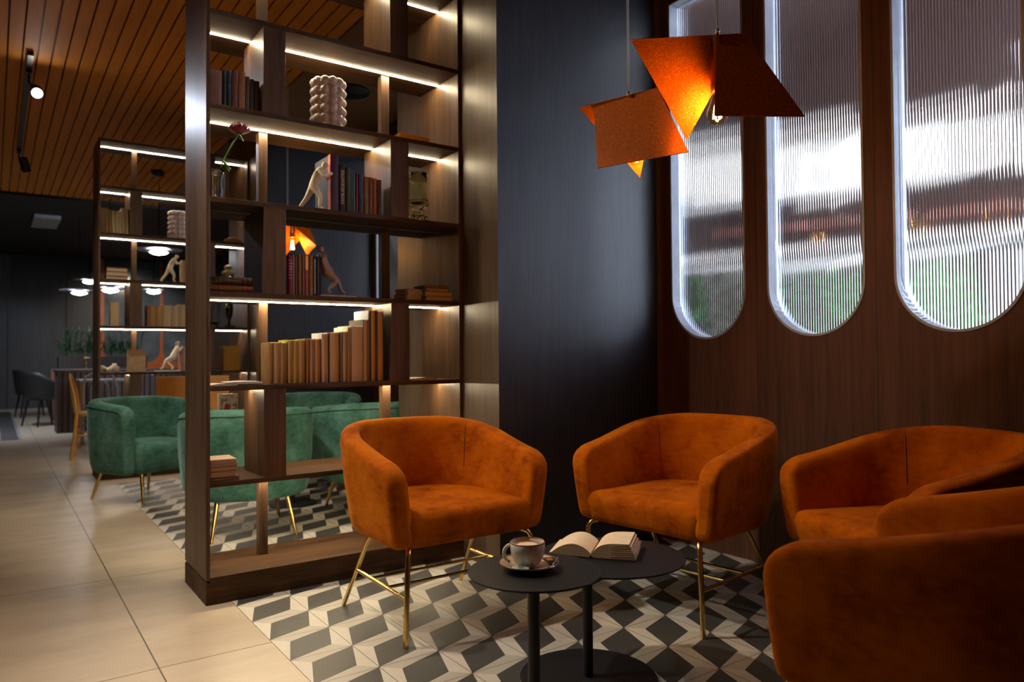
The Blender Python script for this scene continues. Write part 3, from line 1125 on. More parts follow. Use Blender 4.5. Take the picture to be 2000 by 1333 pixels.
def book(x0, x1, y0, d, z, h, cov, label, group, pages=(0.62, 0.45, 0.26), edge_out=True, lean=0.0, name='book'):
    """upright book between x0 and x1; edge_out shows the page edges to the front, else the spine"""
    w = x1 - x0
    t = thing(name, label, 'book', ((x0 + x1) / 2, y0, z), 0, group)
    t.rotation_euler = (0, lean, 0)
    if lean:
        t.location.z += abs(sin(lean)) * w / 2
    g = 0.0004
    c = min(0.0028, w * 0.2)
    hw = w / 2 - g
    mb = MB()
    mb.box(-hw, -hw + c, 0, d, 0, h)
    mb.box(hw - c, hw, 0, d, 0, h)
    if edge_out:
        mb.box(-hw, hw, d - 0.003, d, 0, h)
    else:
        n = 7
        rows = []
        for zz in (0, h):
            r = []
            for k in range(n):
                q = pi * k / (n - 1)
                r.append((-hw * cos(q), -0.004 * sin(q) if w > 0.012 else 0.0, zz))
            r.append((hw, 0.003, zz))
            r.append((-hw, 0.003, zz))
            rows.append(r)
        mb.grid(rows, cv=True, smooth=False, caps=True)
    mb.build('cover', book_mat(cov), t, bevel=0.0005)
    pm = page_mat(pages)
    if edge_out:
        # rounded hollow of the fore-edge
        n = 6
        r = [(-hw + c + (2 * hw - 2 * c) * k / n, 0.003 + 0.004 * sin(pi * k / n)) for k in range(n + 1)] + [(hw - c, d - 0.003), (-hw + c, d - 0.003)]
        MB().prism(r, 0.002, h - 0.004).build('pages', pm, t)
    else:
        MB().box(-hw + c, hw - c, 0.003, d - 0.004, 0.003, h - 0.003).build('pages', pm, t)
    return t


def flat_book(x, y, z, w, d, h, cov, label, group, rz=0.0, pages=(0.66, 0.50, 0.30), name='book'):
    """book lying flat: w across (x), d deep; spine toward the back, page edges to the front"""
    t = thing(name, label, 'book', (x, y, z), rz, group)
    c = min(0.0025, h * 0.18)
    mb = MB()
    mb.box(-w / 2, w / 2, 0, d, 0, c)
    mb.box(-w / 2, w / 2, 0, d, h - c, h)
    mb.box(-w / 2, w / 2, d - 0.003, d, 0, h)
    mb.build('cover', book_mat(cov), t)
    MB().box(-w / 2 + 0.003, w / 2 - 0.003, 0.003, d - 0.003, c, h - c).build('pages', page_mat_flat(pages), t)
    return t


def skin_body(name, joints, edges, radii, mat, parent=None, lvl=2):
    me = bpy.data.meshes.new(name)
    me.from_pydata(joints, edges, [])
    me.materials.append(mat)
    o = bpy.data.objects.new(name, me)
    COL.objects.link(o)
    if parent:
        o.parent = parent
    sk = o.modifiers.new('skin', 'SKIN')
    sk.use_smooth_shade = True
    me.skin_vertices.new(name='s') if not me.skin_vertices else None
    for i, r in enumerate(radii):
        sv = me.skin_vertices[0].data[i]
        sv.radius = r if isinstance(r, tuple) else (r, r)
        sv.use_root = (i == 0)
    sub = o.modifiers.new('sub', 'SUBSURF')
    sub.levels = lvl
    sub.render_levels = lvl
    return o


def figure(label, kind, loc, rz, scale, mat, group=None, base=True):
    """small plaster man: 'push' leans forward with straight back leg, 'sit' leans back on bent knees and pushes with his shoulders"""
    t = thing('figurine', label, 'figurine', loc, rz, group)
    if kind == 'push':      # pushes towards +x
        J = dict(pel=(-0.02, 0, 0.115), ab=(-0.008, 0, 0.138), ch=(0.010, 0, 0.165), nk=(0.024, 0, 0.188), hd=(0.034, 0, 0.204), ht=(0.042, 0, 0.216),
                 hl=(-0.022, 0.016, 0.108), kl=(-0.048, 0.020, 0.058), al=(-0.082, 0.020, 0.014), tl=(-0.066, 0.020, 0.005),
                 hr=(-0.016, -0.016, 0.106), kr=(0.018, -0.022, 0.060), ar=(0.012, -0.022, 0.012), tr=(0.030, -0.022, 0.005),
                 sl=(0.014, 0.028, 0.178), el=(0.040, 0.036, 0.150), wl=(0.062, 0.028, 0.168), fl=(0.072, 0.026, 0.180),
                 sr=(0.014, -0.028, 0.178), er=(0.034, -0.038, 0.142), wr=(0.058, -0.030, 0.152), fr=(0.070, -0.028, 0.164))
    else:                   # back against the books at -x, feet toward +x
        J = dict(pel=(0.030, 0, 0.096), ab=(0.018, 0, 0.118), ch=(0.006, 0, 0.148), nk=(0.000, 0, 0.178), hd=(-0.002, 0, 0.196), ht=(-0.004, 0, 0.210),
                 hl=(0.034, 0.016, 0.092), kl=(0.078, 0.022, 0.074), al=(0.100, 0.022, 0.022), tl=(0.118, 0.022, 0.009),
                 hr=(0.032, -0.016, 0.090), kr=(0.062, -0.022, 0.060), ar=(0.020, -0.022, 0.020), tr=(0.038, -0.022, 0.009),
                 sl=(0.002, 0.027, 0.168), el=(-0.006, 0.036, 0.136), wl=(-0.022, 0.032, 0.160), fl=(-0.030, 0.030, 0.172),
                 sr=(0.002, -0.027, 0.168), er=(-0.002, -0.036, 0.132), wr=(0.010, -0.030, 0.108), fr=(0.014, -0.028, 0.096))
    R_ = dict(pel=(0.017, 0.022), ab=(0.014, 0.018), ch=(0.017, 0.024), nk=0.0085, hd=0.014, ht=0.011, hl=0.0145, kl=0.0095, al=0.0055, tl=0.0055,
              hr=0.0145, kr=0.0095, ar=0.0055, tr=0.0055, sl=0.0095, el=0.0068, wl=0.0048, fl=0.0055, sr=0.0095, er=0.0068, wr=0.0048, fr=0.0055)
    names = list(J)
    ix = {n: i for i, n in enumerate(names)}
    E_ = ['pel-ab', 'ab-ch', 'ch-nk', 'nk-hd', 'hd-ht', 'pel-hl', 'hl-kl', 'kl-al', 'al-tl', 'pel-hr', 'hr-kr', 'kr-ar', 'ar-tr',
          'ch-sl', 'sl-el', 'el-wl', 'wl-fl', 'ch-sr', 'sr-er', 'er-wr', 'wr-fr']
    edges = [tuple(ix[k] for k in e.split('-')) for e in E_]
    k = scale / 0.22
    dz = 0.008 if base else 0.0
    js = [tuple(c * k for c in (p[0], p[1], p[2] + dz)) for p in J.values()]
    rr = [tuple(c * k * 1.28 for c in R_[n]) if isinstance(R_[n], tuple) else R_[n] * k * 1.3 for n in names]
    skin_body('body', js, edges, rr, mat, t, 1)
    if base:
        x0, x1 = (-0.10, 0.06) if kind == 'push' else (-0.015, 0.145)
        MB().box(x0 * k, x1 * k, -0.035 * k, 0.035 * k, 0, 0.007 * k).build('base', mat, t, bevel=0.001)
    return t


def bubble_vase(label, loc, r, h, grp):
    t = thing('bubble_vase', label, 'vase', loc, 0, grp)
    mb = MB()
    mb.lathe([(0.0001, 0.0), (r * 0.80, 0.0), (r * 0.80, h - 0.004), (r * 0.68, h - 0.004), (r * 0.68, 0.01), (0.0001, 0.01)], seg=28)
    n, rows = 11, max(4, round(h / 0.0435))
    bh = h / rows
    for i in range(rows):
        for k in range(n):
            a = 2 * pi * k / n + 0.1
            mb.sphere((r * 0.76 * cos(a), r * 0.76 * sin(a), bh * (i + 0.5)), 0.0235, 0, 14, 1, 1, 0.96)
    mb.build('body', M_CERAMIC, t)
    return t


D = Y1   # front plane of the nearer bookcase
# --- row B, left cell: standing books, spines dull, page tops pale
G = 'books on the second shelf behind the post'
rowB = [(-0.080, -0.030, 0.150, (0.28, 0.15, 0.11), 'pinkish brown book against the post on the top lit shelf'),
        (-0.029, -0.012, 0.155, (0.03, 0.028, 0.03), 'thin black book on the top lit shelf beside the pinkish one'),
        (-0.011, 0.008, 0.158, (0.02, 0.05, 0.07), 'dark blue-black book on the top lit shelf'),
        (0.009, 0.036, 0.166, (0.16, 0.05, 0.03), 'reddish brown book on the top lit shelf'),
        (0.037, 0.066, 0.166, (0.28, 0.12, 0.035), 'orange brown book, thickest on the top lit shelf'),
        (0.067, 0.084, 0.150, (0.10, 0.055, 0.03), 'brown book on the top lit shelf right of the orange brown one'),
        (0.085, 0.104, 0.142, (0.05, 0.03, 0.02), 'dark brown book second from the end on the top lit shelf'),
        (0.105, 0.126, 0.138, (0.04, 0.025, 0.02), 'dark brown book at the right end on the top lit shelf')]
for x0, x1, h, c, lb in rowB:
    book(x0, x1, D + 0.03, 0.13, S1, h, c, lb, G, (0.42, 0.28, 0.16), edge_out=False)
bubble_vase('large white vase covered in round bubbles on the upper shelf', (0.489, D + 0.165, S1), 0.083, 0.262, 'bubble vases')
flat_book(0.868, D + 0.006, S1, 0.165, 0.11, 0.022, (0.90, 0.42, 0.02), 'thin yellow-orange book lying flat on the upper shelf', 'lone flat book', 0.0, (0.95, 0.52, 0.04))
# --- row C: rose in a glass vase, figurine, books, green glass
t = thing('glass_vase', 'clear glass vase holding the red rose', 'vase', (-0.037, D + 0.062, S2))
rows = []
for z, r, tw in ((0, 0.024, 0), (0.03, 0.025, 0.25), (0.07, 0.026, 0.0), (0.105, 0.027, 0.3), (0.128, 0.028, 0.0)):
    rows.append([((r + 0.0022 * cos(4 * a)) * cos(a + tw), (r + 0.0022 * cos(4 * a)) * sin(a + tw), z) for a in [2 * pi * k / 24 for k in range(24)]])
inner = [[(x * 0.80, y * 0.80, max(z, 0.008)) for x, y, z in r] for r in rows][::-1]
MB().grid(rows + inner, cv=True, caps=True).build('body', M_GLASS, t)
rose = thing('rose', 'dark red rose on a long green stem leaning out of the glass vase', 'rose', (-0.037, D + 0.062, S2 + 0.012))
st = [(-0.004, 0, 0.0), (0.0, 0, 0.08), (0.018, -0.006, 0.16), (0.052, -0.018, 0.23), (0.078, -0.028, 0.276)]
M_STEM = plain('rose_stem', (0.12, 0.34, 0.02), 0.5, 0, 0.2)
MB().tube(st, 0.0030, 8).build('stem', M_STEM, rose)
for (bx, by, bz, ang, L) in ((0.016, -0.006, 0.160, 0.4, 0.05), (0.016, -0.003, 0.155, -0.8, 0.055), (0.080, -0.028, 0.272, 0.9, 0.035), (0.076, -0.028, 0.272, -2.2, 0.03)):
    lf = MB()
    rr = []
    for k in range(7):
        s_ = k / 6
        w_ = 0.015 * sin(pi * s_) ** 0.8 + 0.0004
        cx, cz = bx + L * s_ * cos(ang) * 0.7, bz - 0.75 * L * s_
        rr.append([(cx, by - w_ * 0.6, cz), (cx + 0.003, by, cz + 0.002), (cx, by + w_ * 0.6, cz)])
    lf.grid(rr)
    lo = lf.build('leaf', plain('rose_leaf', (0.10, 0.42, 0.02), 0.45, 0, 0.3), rose)
pet = MB()
for layer, (n, rad, hh, op) in enumerate(((3, 0.010, 0.044, 0.15), (5, 0.020, 0.047, 0.35), (6, 0.029, 0.046, 0.7), (8, 0.036, 0.040, 1.2), (8, 0.039, 0.032, 1.8))):
    for k in range(n):
        a0 = 2 * pi * k / n + layer * 0.6
        rr = []
        for i in range(6):
            v_ = i / 5
            rad_z = rad * (0.30 + 0.78 * sin(pi * (0.06 + 0.66 * v_))) + op * 0.006 * v_ * v_
            z = hh * v_ - (op * 0.008) * (v_ ** 3)
            rr.append([(0.080 + rad_z * cos(a0 + (j - 3) / 3 * 2.6 / n * (0.5 + 0.5 * sin(pi * min(1, v_ + 0.2)))), -0.028 + rad_z * sin(a0 + (j - 3) / 3 * 2.6 / n), 0.277 + z) for j in range(7)])
        pet.grid(rr)
pet.build('petals', plain('rose_petal', (0.22, 0.006, 0.02), 0.6, 0, 0.3, 30, sheen=0.4), rose)

figure('white plaster man leaning forward to push the upper row of books', 'push', (0.395, D + 0.062, S2), radians(-28), 0.228, M_PLASTER, 'pushing figurines', base=False)
G = 'coloured books pushed by the upper figurine'
bigb = book(0.447, 0.486, D + 0.03, 0.20, S2, 0.262, (0.055, 0.02, 0.05), 'tallest book of the upper row, dark purple spine with an orange-edged cover', G, edge_out=False)
MB().box(-0.0212, -0.0196, 0.0, 0.030, 0, 0.262).build('cover_edge', plain('orange_card', (0.85, 0.13, 0.02), 0.5), bigb)
MB().box(-0.0208, -0.0197, 0.032, 0.197, 0.002, 0.26).build('cover_picture', plain('grey_cover', (0.035, 0.03, 0.028), 0.6, 0, 0.5, 12), bigb)
tb = book(0.4875, 0.518, D + 0.03, 0.15, S2, 0.218, (0.012, 0.010, 0.012), 'black book with gold lettering down its spine in the upper row', G, edge_out=False)


def spine_text(parent, txt, size, x, y, z, mat, rot=(pi / 2, -pi / 2, 0), name='lettering', extrude=0.0002):
    cu = bpy.data.curves.new(name, 'FONT')
    cu.body = txt
    cu.size = size
    cu.extrude = extrude
    cu.align_x = 'LEFT'
    cu.align_y = 'CENTER'
    cu.materials.append(mat)
    o = bpy.data.objects.new(name, cu)
    COL.objects.link(o)
    o.parent = parent
    o.location = (x, y, z)
    o.rotation_euler = rot
    me = bpy.data.meshes.new_from_object(o)
    n = bpy.data.objects.new(name, me)
    COL.objects.link(n)
    n.parent = parent
    n.location = (x, y, z)
    n.rotation_euler = rot
    bpy.data.objects.remove(o)
    n.name = name
    return n


M_GOLDPRINT = plain('gold_print', (0.75, 0.52, 0.16), 0.4, 0.3)
M_GILT = plain('worn_gilt', (0.22, 0.11, 0.035), 0.5, 0.2, 0.5, 60)
M_SILVERPRINT = plain('pale_print', (0.55, 0.56, 0.62), 0.5)
spine_text(tb, 'FAMILIENNAMES', 0.0215, 0.0, -0.0045, 0.036, M_GOLDPRINT)
for x0, x1, h, c, lb in [
        (0.520, 0.546, 0.211, (0.035, 0.075, 0.035), 'dark green book in the upper row beside the black lettered one'),
        (0.547, 0.556, 0.200, (0.08, 0.10, 0.17), 'slim slate-blue book in the upper row'),
        (0.557, 0.567, 0.196, (0.03, 0.30, 0.27), 'slim teal book in the upper row'),
        (0.568, 0.580, 0.190, (0.30, 0.01, 0.05), 'crimson and navy paperback in the upper row'),
        (0.581, 0.609, 0.186, (0.045, 0.05, 0.09), 'blue-grey book in the upper row'),
        (0.610, 0.634, 0.180, (0.30, 0.14, 0.03), 'ochre brown book in the upper row'),
        (0.635, 0.654, 0.180, (0.20, 0.11, 0.05), 'brown cloth book in the upper row'),
        (0.655, 0.675, 0.178, (0.45, 0.10, 0.02), 'rust-orange book in the upper row'),
        (0.676, 0.700, 0.174, (0.06, 0.035, 0.015), 'very dark brown book at the right end of the upper row')]:
    bb = book(x0, x1, D + 0.03, 0.14, S2, h, c, lb, G, edge_out=False)
    if 'navy' in lb:
        MB().box(-0.005, 0.005, -0.0006, 0.0, 0.0, h * 0.5).build('band', plain('navy_band', (0.02, 0.03, 0.09), 0.5), bb)
    if 'blue-grey' in lb:
        MB().box(-0.0125, 0.0125, -0.0052, -0.004, h * 0.5, h * 0.86).build('band', plain('navy_band', (0.02, 0.03, 0.09), 0.5), bb)
t = thing('green_glass', 'thick green glass goblet standing at the right of the upper shelf', 'glass', (0.921, D + 0.080, S2))
prof = [(0.0001, 0.0), (0.052, 0.0), (0.050, 0.010), (0.036, 0.028), (0.024, 0.050), (0.030, 0.068), (0.056, 0.082), (0.058, 0.092), (0.050, 0.112), (0.049, 0.15), (0.050, 0.19), (0.052, 0.245),
        (0.049, 0.246), (0.046, 0.19), (0.045, 0.15), (0.046, 0.115), (0.044, 0.098), (0.02, 0.090), (0.0001, 0.088)]
MB().lathe(prof, seg=36).build('bowl', M_GREENGLASS, t)
kn = MB()
for k in range(7):
    a = 2 * pi * k / 7
    kn.sphere((0.042 * cos(a), 0.042 * sin(a), 0.018), 0.013, 0, 12)
kn.build('beads', M_GREENGLASS, t)
# --- row D: leather books, books under the lamp, seated figurine, loose paper stack
lea = []
for k, (z, h, c, lb) in enumerate([(0.0, 0.034, (0.14, 0.035, 0.012), 'lower of two old leather books, reddish brown with gilt bands'), (0.0345, 0.031, (0.025, 0.014, 0.012), 'upper of two old leather books, nearly black with gilt bands')]):
    t = thing('leather_book', lb, 'book', (0.004, D + 0.012, S3 + z), 0, 'old leather books lying flat')
    rows = []
    for xx in (-0.092 + 0.003 * k, 0.090 - 0.002 * k):
        rows.append([(xx, 0.012 - 0.012 * sin(pi * j / 8), h / 2 - (h / 2) * cos(pi * j / 8)) for j in range(9)] + [(xx, 0.13, h), (xx, 0.13, 0)])
    MB().grid(rows, cv=True, smooth=False, caps=True).build('cover', plain('leather_%d' % k, c, 0.35, 0, 0.3, 60), t)
    g = MB()
    for xx in (-0.080, -0.062, -0.045, -0.012, 0.020, 0.037, 0.055, 0.075):
        r2 = [[(xx + dx, 0.012 - 0.0126 * sin(pi * j / 8), h / 2 - (h / 2 * 1.01) * cos(pi * j / 8)) for j in range(1, 8)] for dx in (0, 0.0022)]
        g.grid(r2)
    for j in range(11):
        xx = -0.038 + 0.0075 * j
        g.box(xx, xx + 0.0035, -0.0006, 0.0004, h * 0.36, h * 0.62)
    g.build('gilt_tooling', M_GILT, t)
G = 'books under the small glowing lamp'
for x0, x1, h, c, lb, bands in [
        (0.250, 0.269, 0.176, (0.30, 0.015, 0.035), 'crimson banded book at the left end of the row under the glowing lamp', True),
        (0.270, 0.281, 0.180, (0.35, 0.30, 0.36), 'slim white and blue book beside the crimson banded one', False),
        (0.282, 0.292, 0.178, (0.22, 0.055, 0.025), 'slim rust book under the glowing lamp', False),
        (0.293, 0.309, 0.182, (0.25, 0.11, 0.035), 'tan book under the glowing lamp', False),
        (0.310, 0.324, 0.182, (0.20, 0.10, 0.05), 'brown book under the glowing lamp, right of the tan one', False),
        (0.325, 0.341, 0.186, (0.45, 0.09, 0.07), 'rose pink book with a gold top under the glowing lamp', False),
        (0.342, 0.362, 0.182, (0.26, 0.11, 0.01), 'ochre book under the glowing lamp', False),
        (0.363, 0.376, 0.180, (0.015, 0.015, 0.03), 'black book with pale lettering right of the ochre one', False),
        (0.377, 0.394, 0.180, (0.025, 0.032, 0.025), 'dark olive book in front of the seated figurine', False),
        (0.395, 0.405, 0.178, (0.02, 0.022, 0.05), 'navy book touching the seated figurine', False)]:
    bb = book(x0, x1, D + 0.03, 0.14, S3, h, c, lb, G, edge_out=False)
    if bands:
        g = MB()
        for k in range(7):
            g.box(-0.0088, 0.0088, -0.0046, -0.003, h * 0.42 + k * 0.013, h * 0.42 + k * 0.013 + 0.003)
        g.build('bands', M_SILVERPRINT, bb)
    if 'pale lettering' in lb:
        g = MB()
        for k in range(17):
            g.box(-0.0035, 0.0035, -0.0046, -0.0035, 0.012 + k * 0.0092, 0.0175 + k * 0.0092)
        g.build('lettering', M_SILVERPRINT, bb)
    if 'gold top' in lb:
        MB().box(-0.0062, 0.0062, -0.0046, -0.0035, h * 0.62, h * 0.97).build('gold_top', M_GOLDPRINT, bb)
figure('tan plaster man leaning back against the books with bent knees', 'sit', (0.412, D + 0.062, S3), 0.0, 0.238, M_PLASTER2, 'pushing figurines')
G = 'old books and papers stacked at the right of the middle shelf'
z = S3
for k, (w, d, h, x, c, pg, lb, rz) in enumerate([
        (0.150, 0.12, 0.022, 1.010, (0.42, 0.22, 0.08), (0.75, 0.60, 0.40), 'bottom tan book of the stack at the right of the middle shelf', 0.02),
        (0.150, 0.12, 0.024, 1.005, (0.36, 0.17, 0.05), (0.75, 0.60, 0.40), 'second tan book of the stack at the right of the middle shelf', -0.03),
        (0.135, 0.11, 0.016, 1.000, (0.30, 0.13, 0.04), (0.70, 0.50, 0.30), 'third book of the stack at the right of the middle shelf', 0.05),
        (0.140, 0.115, 0.012, 0.992, (0.06, 0.03, 0.015), (0.45, 0.30, 0.16), 'thin dark book on top of the stack at the right of the middle shelf', -0.02)]):
    flat_book(x, D + 0.02, z, w, d, h, c, lb, G, rz, pg)
    z += h + 0.0006
z = S3
for k, (w, h, x, lb, rz) in enumerate([
        (0.090, 0.016, 0.876, 'bottom bundle of yellowed papers left of the tan books', 0.18),
        (0.088, 0.014, 0.880, 'second bundle of yellowed papers left of the tan books', 0.26),
        (0.090, 0.014, 0.882, 'third bundle of yellowed papers left of the tan books', 0.14),
        (0.086, 0.010, 0.884, 'top sheets of yellowed papers left of the tan books', 0.3)]):
    flat_book(x, D + 0.035, z, w, 0.105, h, (0.62, 0.50, 0.34), lb, 'bundles of yellowed papers on the middle shelf', rz, (0.72, 0.60, 0.44), name='paper_bundle')
    z += h + 0.0006
# --- row E: the long row of books with their page edges outwards, rising to the right
G = 'long row of books with page edges facing out'
PGo = [(0.84, 0.56, 0.24), (0.88, 0.62, 0.32), (0.78, 0.47, 0.16), (0.86, 0.58, 0.30)]
rowE = [(0.169, 0.187, 0.182, (0.30, 0.17, 0.07), 'ragged coverless book at the left end of the long row'),
        (0.188, 0.219, 0.184, (0.55, 0.45, 0.30), 'second book of the long row, with a cream cover edge'),
        (0.220, 0.246, 0.184, (0.66, 0.60, 0.50), 'third book of the long row, white-edged'),
        (0.248, 0.274, 0.194, (0.42, 0.42, 0.06), 'book with a yellow-green cover in the long row'),
        (0.275, 0.300, 0.194, (0.62, 0.50, 0.02), 'book with a bright yellow cover in the long row'),
        (0.301, 0.330, 0.196, (0.40, 0.28, 0.12), 'thick brown book after the yellow one in the long row'),
        (0.331, 0.349, 0.200, (0.30, 0.15, 0.06), 'bowed tan book in the long row'),
        (0.350, 0.372, 0.200, (0.38, 0.30, 0.36), 'book with a pale lilac cover in the long row'),
        (0.373, 0.402, 0.200, (0.30, 0.16, 0.07), 'brown book before the first tall one in the long row'),
        (0.403, 0.432, 0.226, (0.62, 0.64, 0.68), 'first tall book of the long row, pale grey cover showing on top'),
        (0.433, 0.441, 0.226, (0.04, 0.035, 0.06), 'thin black book between two tall brown ones in the long row'),
        (0.442, 0.492, 0.230, (0.24, 0.16, 0.12), 'very thick brown book in the middle of the long row'),
        (0.493, 0.503, 0.232, (0.30, 0.36, 0.42), 'thin blue-grey book right of the very thick one in the long row'),
        (0.504, 0.530, 0.234, (0.10, 0.10, 0.12), 'grey-edged tall book in the long row'),
        (0.531, 0.546, 0.256, (0.75, 0.72, 0.52), 'tall book with a cream cover rising behind in the long row'),
        (0.547, 0.606, 0.262, (0.48, 0.52, 0.50), 'thickest tall book of the long row, pale green cover behind'),
        (0.607, 0.633, 0.292, (0.08, 0.07, 0.07), 'dark tall book right of the thickest one in the long row'),
        (0.634, 0.642, 0.335, (0.45, 0.48, 0.56), 'tall thin book with a pale blue-grey cover in the long row'),
        (0.643, 0.670, 0.338, (0.10, 0.05, 0.02), 'tall ochre-paged book near the right end of the long row'),
        (0.671, 0.679, 0.338, (0.02, 0.03, 0.03), 'thin black book near the right end of the long row'),
        (0.680, 0.712, 0.334, (0.14, 0.08, 0.04), 'last tall brown book at the right end of the long row')]
for k, (x0, x1, h, c, lb) in enumerate(rowE):
    dd = 0.13 if h < 0.25 else 0.17
    book(x0, x1, D + 0.035 + 0.003 * (k % 3), dd, S4, h, c, lb, G, PGo[k % 4], edge_out=True)
# papers and an open booklet lying on the same shelf
def sheet_stack(x, y, z, w, d, h, label, rz, col, cat='magazine', name='magazine', group=None, bow=0.004):
    t = thing(name, label, cat, (x, y, z), rz, group)
    rows = []
    n = 10
    for k in range(n + 1):
        s_ = k / n
        zz = bow * sin(pi * s_) * 1.0
        xx = -w / 2 + w * s_
        rows.append([(xx, 0, zz * 0.0), (xx, d, 0.0), (xx, d, h + zz), (xx, 0, h + zz)])
    MB().grid(rows, cv=True, smooth=False, caps=True).build('pages', page_mat_flat(col), t)
    return t


sheet_stack(-0.025, D + 0.02, S4, 0.11, 0.16, 0.004, 'lower white magazine lying left of the long row of books', 0.05, (0.75, 0.70, 0.62), bow=0.003)
sheet_stack(0.056, D + 0.015, S4 + 0.0072, 0.150, 0.15, 0.005, 'upper white magazine lying askew left of the long row of books', -0.12, (0.78, 0.74, 0.70), bow=0.003)
sheet_stack(0.925, D + 0.02, S4, 0.135, 0.12, 0.006, 'open booklet lying flat at the right of the long book shelf', 0.05, (0.72, 0.64, 0.52), 'booklet', 'open_booklet', bow=0.006)
# --- row F: folders at the left, stack behind the orange chair at the right
G = 'worn books stacked on the low shelf beside the post'
z = S5
for w, d, h, x, c, lb, rz in [
        (0.120, 0.15, 0.014, -0.020, (0.06, 0.02, 0.015), 'dark bottom book of the worn stack on the low shelf', 0.0),
        (0.105, 0.15, 0.024, -0.028, (0.35, 0.16, 0.03), 'ochre book second from the bottom of the worn stack', 0.02),
        (0.108, 0.15, 0.018, -0.026, (0.30, 0.12, 0.06), 'brown book in the middle of the worn stack', -0.02),
        (0.112, 0.15, 0.014, -0.024, (0.40, 0.24, 0.16), 'tan folder second from the top of the worn stack', 0.04),
        (0.106, 0.15, 0.016, -0.026, (0.55, 0.36, 0.24), 'pale pinkish folder on top of the worn stack', -0.03)]:
    flat_book(x, D + 0.02, z, w, d, h, c, lb, G, rz, (0.60, 0.42, 0.26))
    z += h + 0.0006
G = 'books stacked on the low shelf behind the orange chair'
z = S5
for w, h, c, lb, rz in [(0.17, 0.034, (0.10, 0.05, 0.03), 'bottom book of the hidden stack behind the orange chair', 0.0), (0.165, 0.034, (0.16, 0.09, 0.05), 'second book of the hidden stack behind the orange chair', 0.03),
                        (0.16, 0.034, (0.08, 0.06, 0.05), 'third book of the hidden stack behind the orange chair', -0.02), (0.165, 0.030, (0.20, 0.10, 0.06), 'fourth book of the hidden stack behind the orange chair', 0.02),
                        (0.16, 0.030, (0.70, 0.62, 0.50), 'white-topped book showing just above the nearest orange chair back', -0.02)]:
    flat_book(0.99, D + 0.03, z, w, 0.13, h, c, lb, G, rz, (0.66, 0.52, 0.36))
    z += h + 0.0006

# ------------------------------------------------------------------ ON THE SECOND BOOKCASE
D2 = Y2
G = 'books on an upper shelf of the second bookcase'
for x0, x1, h, c, pg, lb, e in [
        (-0.080, -0.022, 0.215, (0.16, 0.08, 0.03), (0.40, 0.25, 0.10), 'thick brown book at the left of the far upper shelf', True),
        (-0.021, 0.000, 0.205, (0.10, 0.05, 0.015), (0.40, 0.22, 0.08), 'dark brown book on the far upper shelf', True),
        (0.001, 0.030, 0.200, (0.20, 0.10, 0.03), (0.60, 0.44, 0.22), 'golden brown book on the far upper shelf', True),
        (0.031, 0.052, 0.196, (0.50, 0.42, 0.26), (0.72, 0.60, 0.38), 'cream book on the far upper shelf', True),
        (0.053, 0.076, 0.200, (0.55, 0.46, 0.30), (0.74, 0.62, 0.42), 'second cream book on the far upper shelf', True),
        (0.077, 0.100, 0.226, (0.55, 0.50, 0.38), (0.76, 0.66, 0.48), 'tallest cream book on the far upper shelf', True),
        (0.101, 0.130, 0.222, (0.50, 0.46, 0.38), (0.70, 0.62, 0.48), 'grey-cream book beside the far upright', True)]:
    book(x0, x1, D2 + 0.04, 0.14, S1, h, c, lb, G, pg, edge_out=e)
bubble_vase('white bubble vase on the second bookcase, half hidden by the near post', (0.545, D2 + 0.165, S1), 0.083, 0.262, 'bubble vases')
G = 'three books lying on the second bookcase'
z = S2
for w, h, c, lb in [(0.165, 0.030, (0.24, 0.12, 0.05), 'bottom of three flat books on the second bookcase'), (0.160, 0.036, (0.30, 0.16, 0.08), 'middle of three flat books on the second bookcase'), (0.155, 0.034, (0.34, 0.14, 0.07), 'top of three flat books on the second bookcase')]:
    flat_book(0.045, D2 + 0.03, z, w, 0.13, h, c, lb, G, 0.0, (0.74, 0.56, 0.36))
    z += h + 0.0006
figure('white plaster man leaning forward on the second bookcase', 'push', (0.480, D2 + 0.07, S2), radians(-15), 0.250, M_PLASTER, 'pushing figurines', base=False)
for x0, x1, h, lb in [(0.560, 0.580, 0.20, 'cream book the far leaning figurine pushes'), (0.581, 0.615, 0.20, 'tan book behind the cream one on the second bookcase')]:
    book(x0, x1, D2 + 0.03, 0.14, S2, h, (0.50, 0.38, 0.22), lb, 'books pushed by the far leaning figurine', (0.70, 0.54, 0.34))
t = book(-0.004, 0.062, D2 + 0.05, 0.10, S3, 0.208, (0.62, 0.46, 0.22), 'cream book standing alone half open on the second bookcase', 'lone standing book', (0.70, 0.54, 0.30))
G = 'books on the middle shelf of the second bookcase'
for x0, x1, h, c, pg, lb in [
        (0.275, 0.345, 0.185, (0.30, 0.15, 0.04), (0.45, 0.26, 0.09), 'thick ochre book left in the far middle row'), (0.346, 0.400, 0.185, (0.34, 0.18, 0.06), (0.50, 0.30, 0.11), 'second ochre book in the far middle row'),
        (0.401, 0.470, 0.192, (0.50, 0.38, 0.22), (0.66, 0.50, 0.30), 'cream book in the far middle row'), (0.471, 0.530, 0.192, (0.50, 0.40, 0.25), (0.64, 0.50, 0.32), 'second cream book in the far middle row'),
        (0.531, 0.600, 0.205, (0.45, 0.32, 0.16), (0.62, 0.46, 0.26), 'tallest cream book in the far middle row')]:
    book(x0, x1, D2 + 0.04, 0.14, S3, h, c, lb, G, pg)
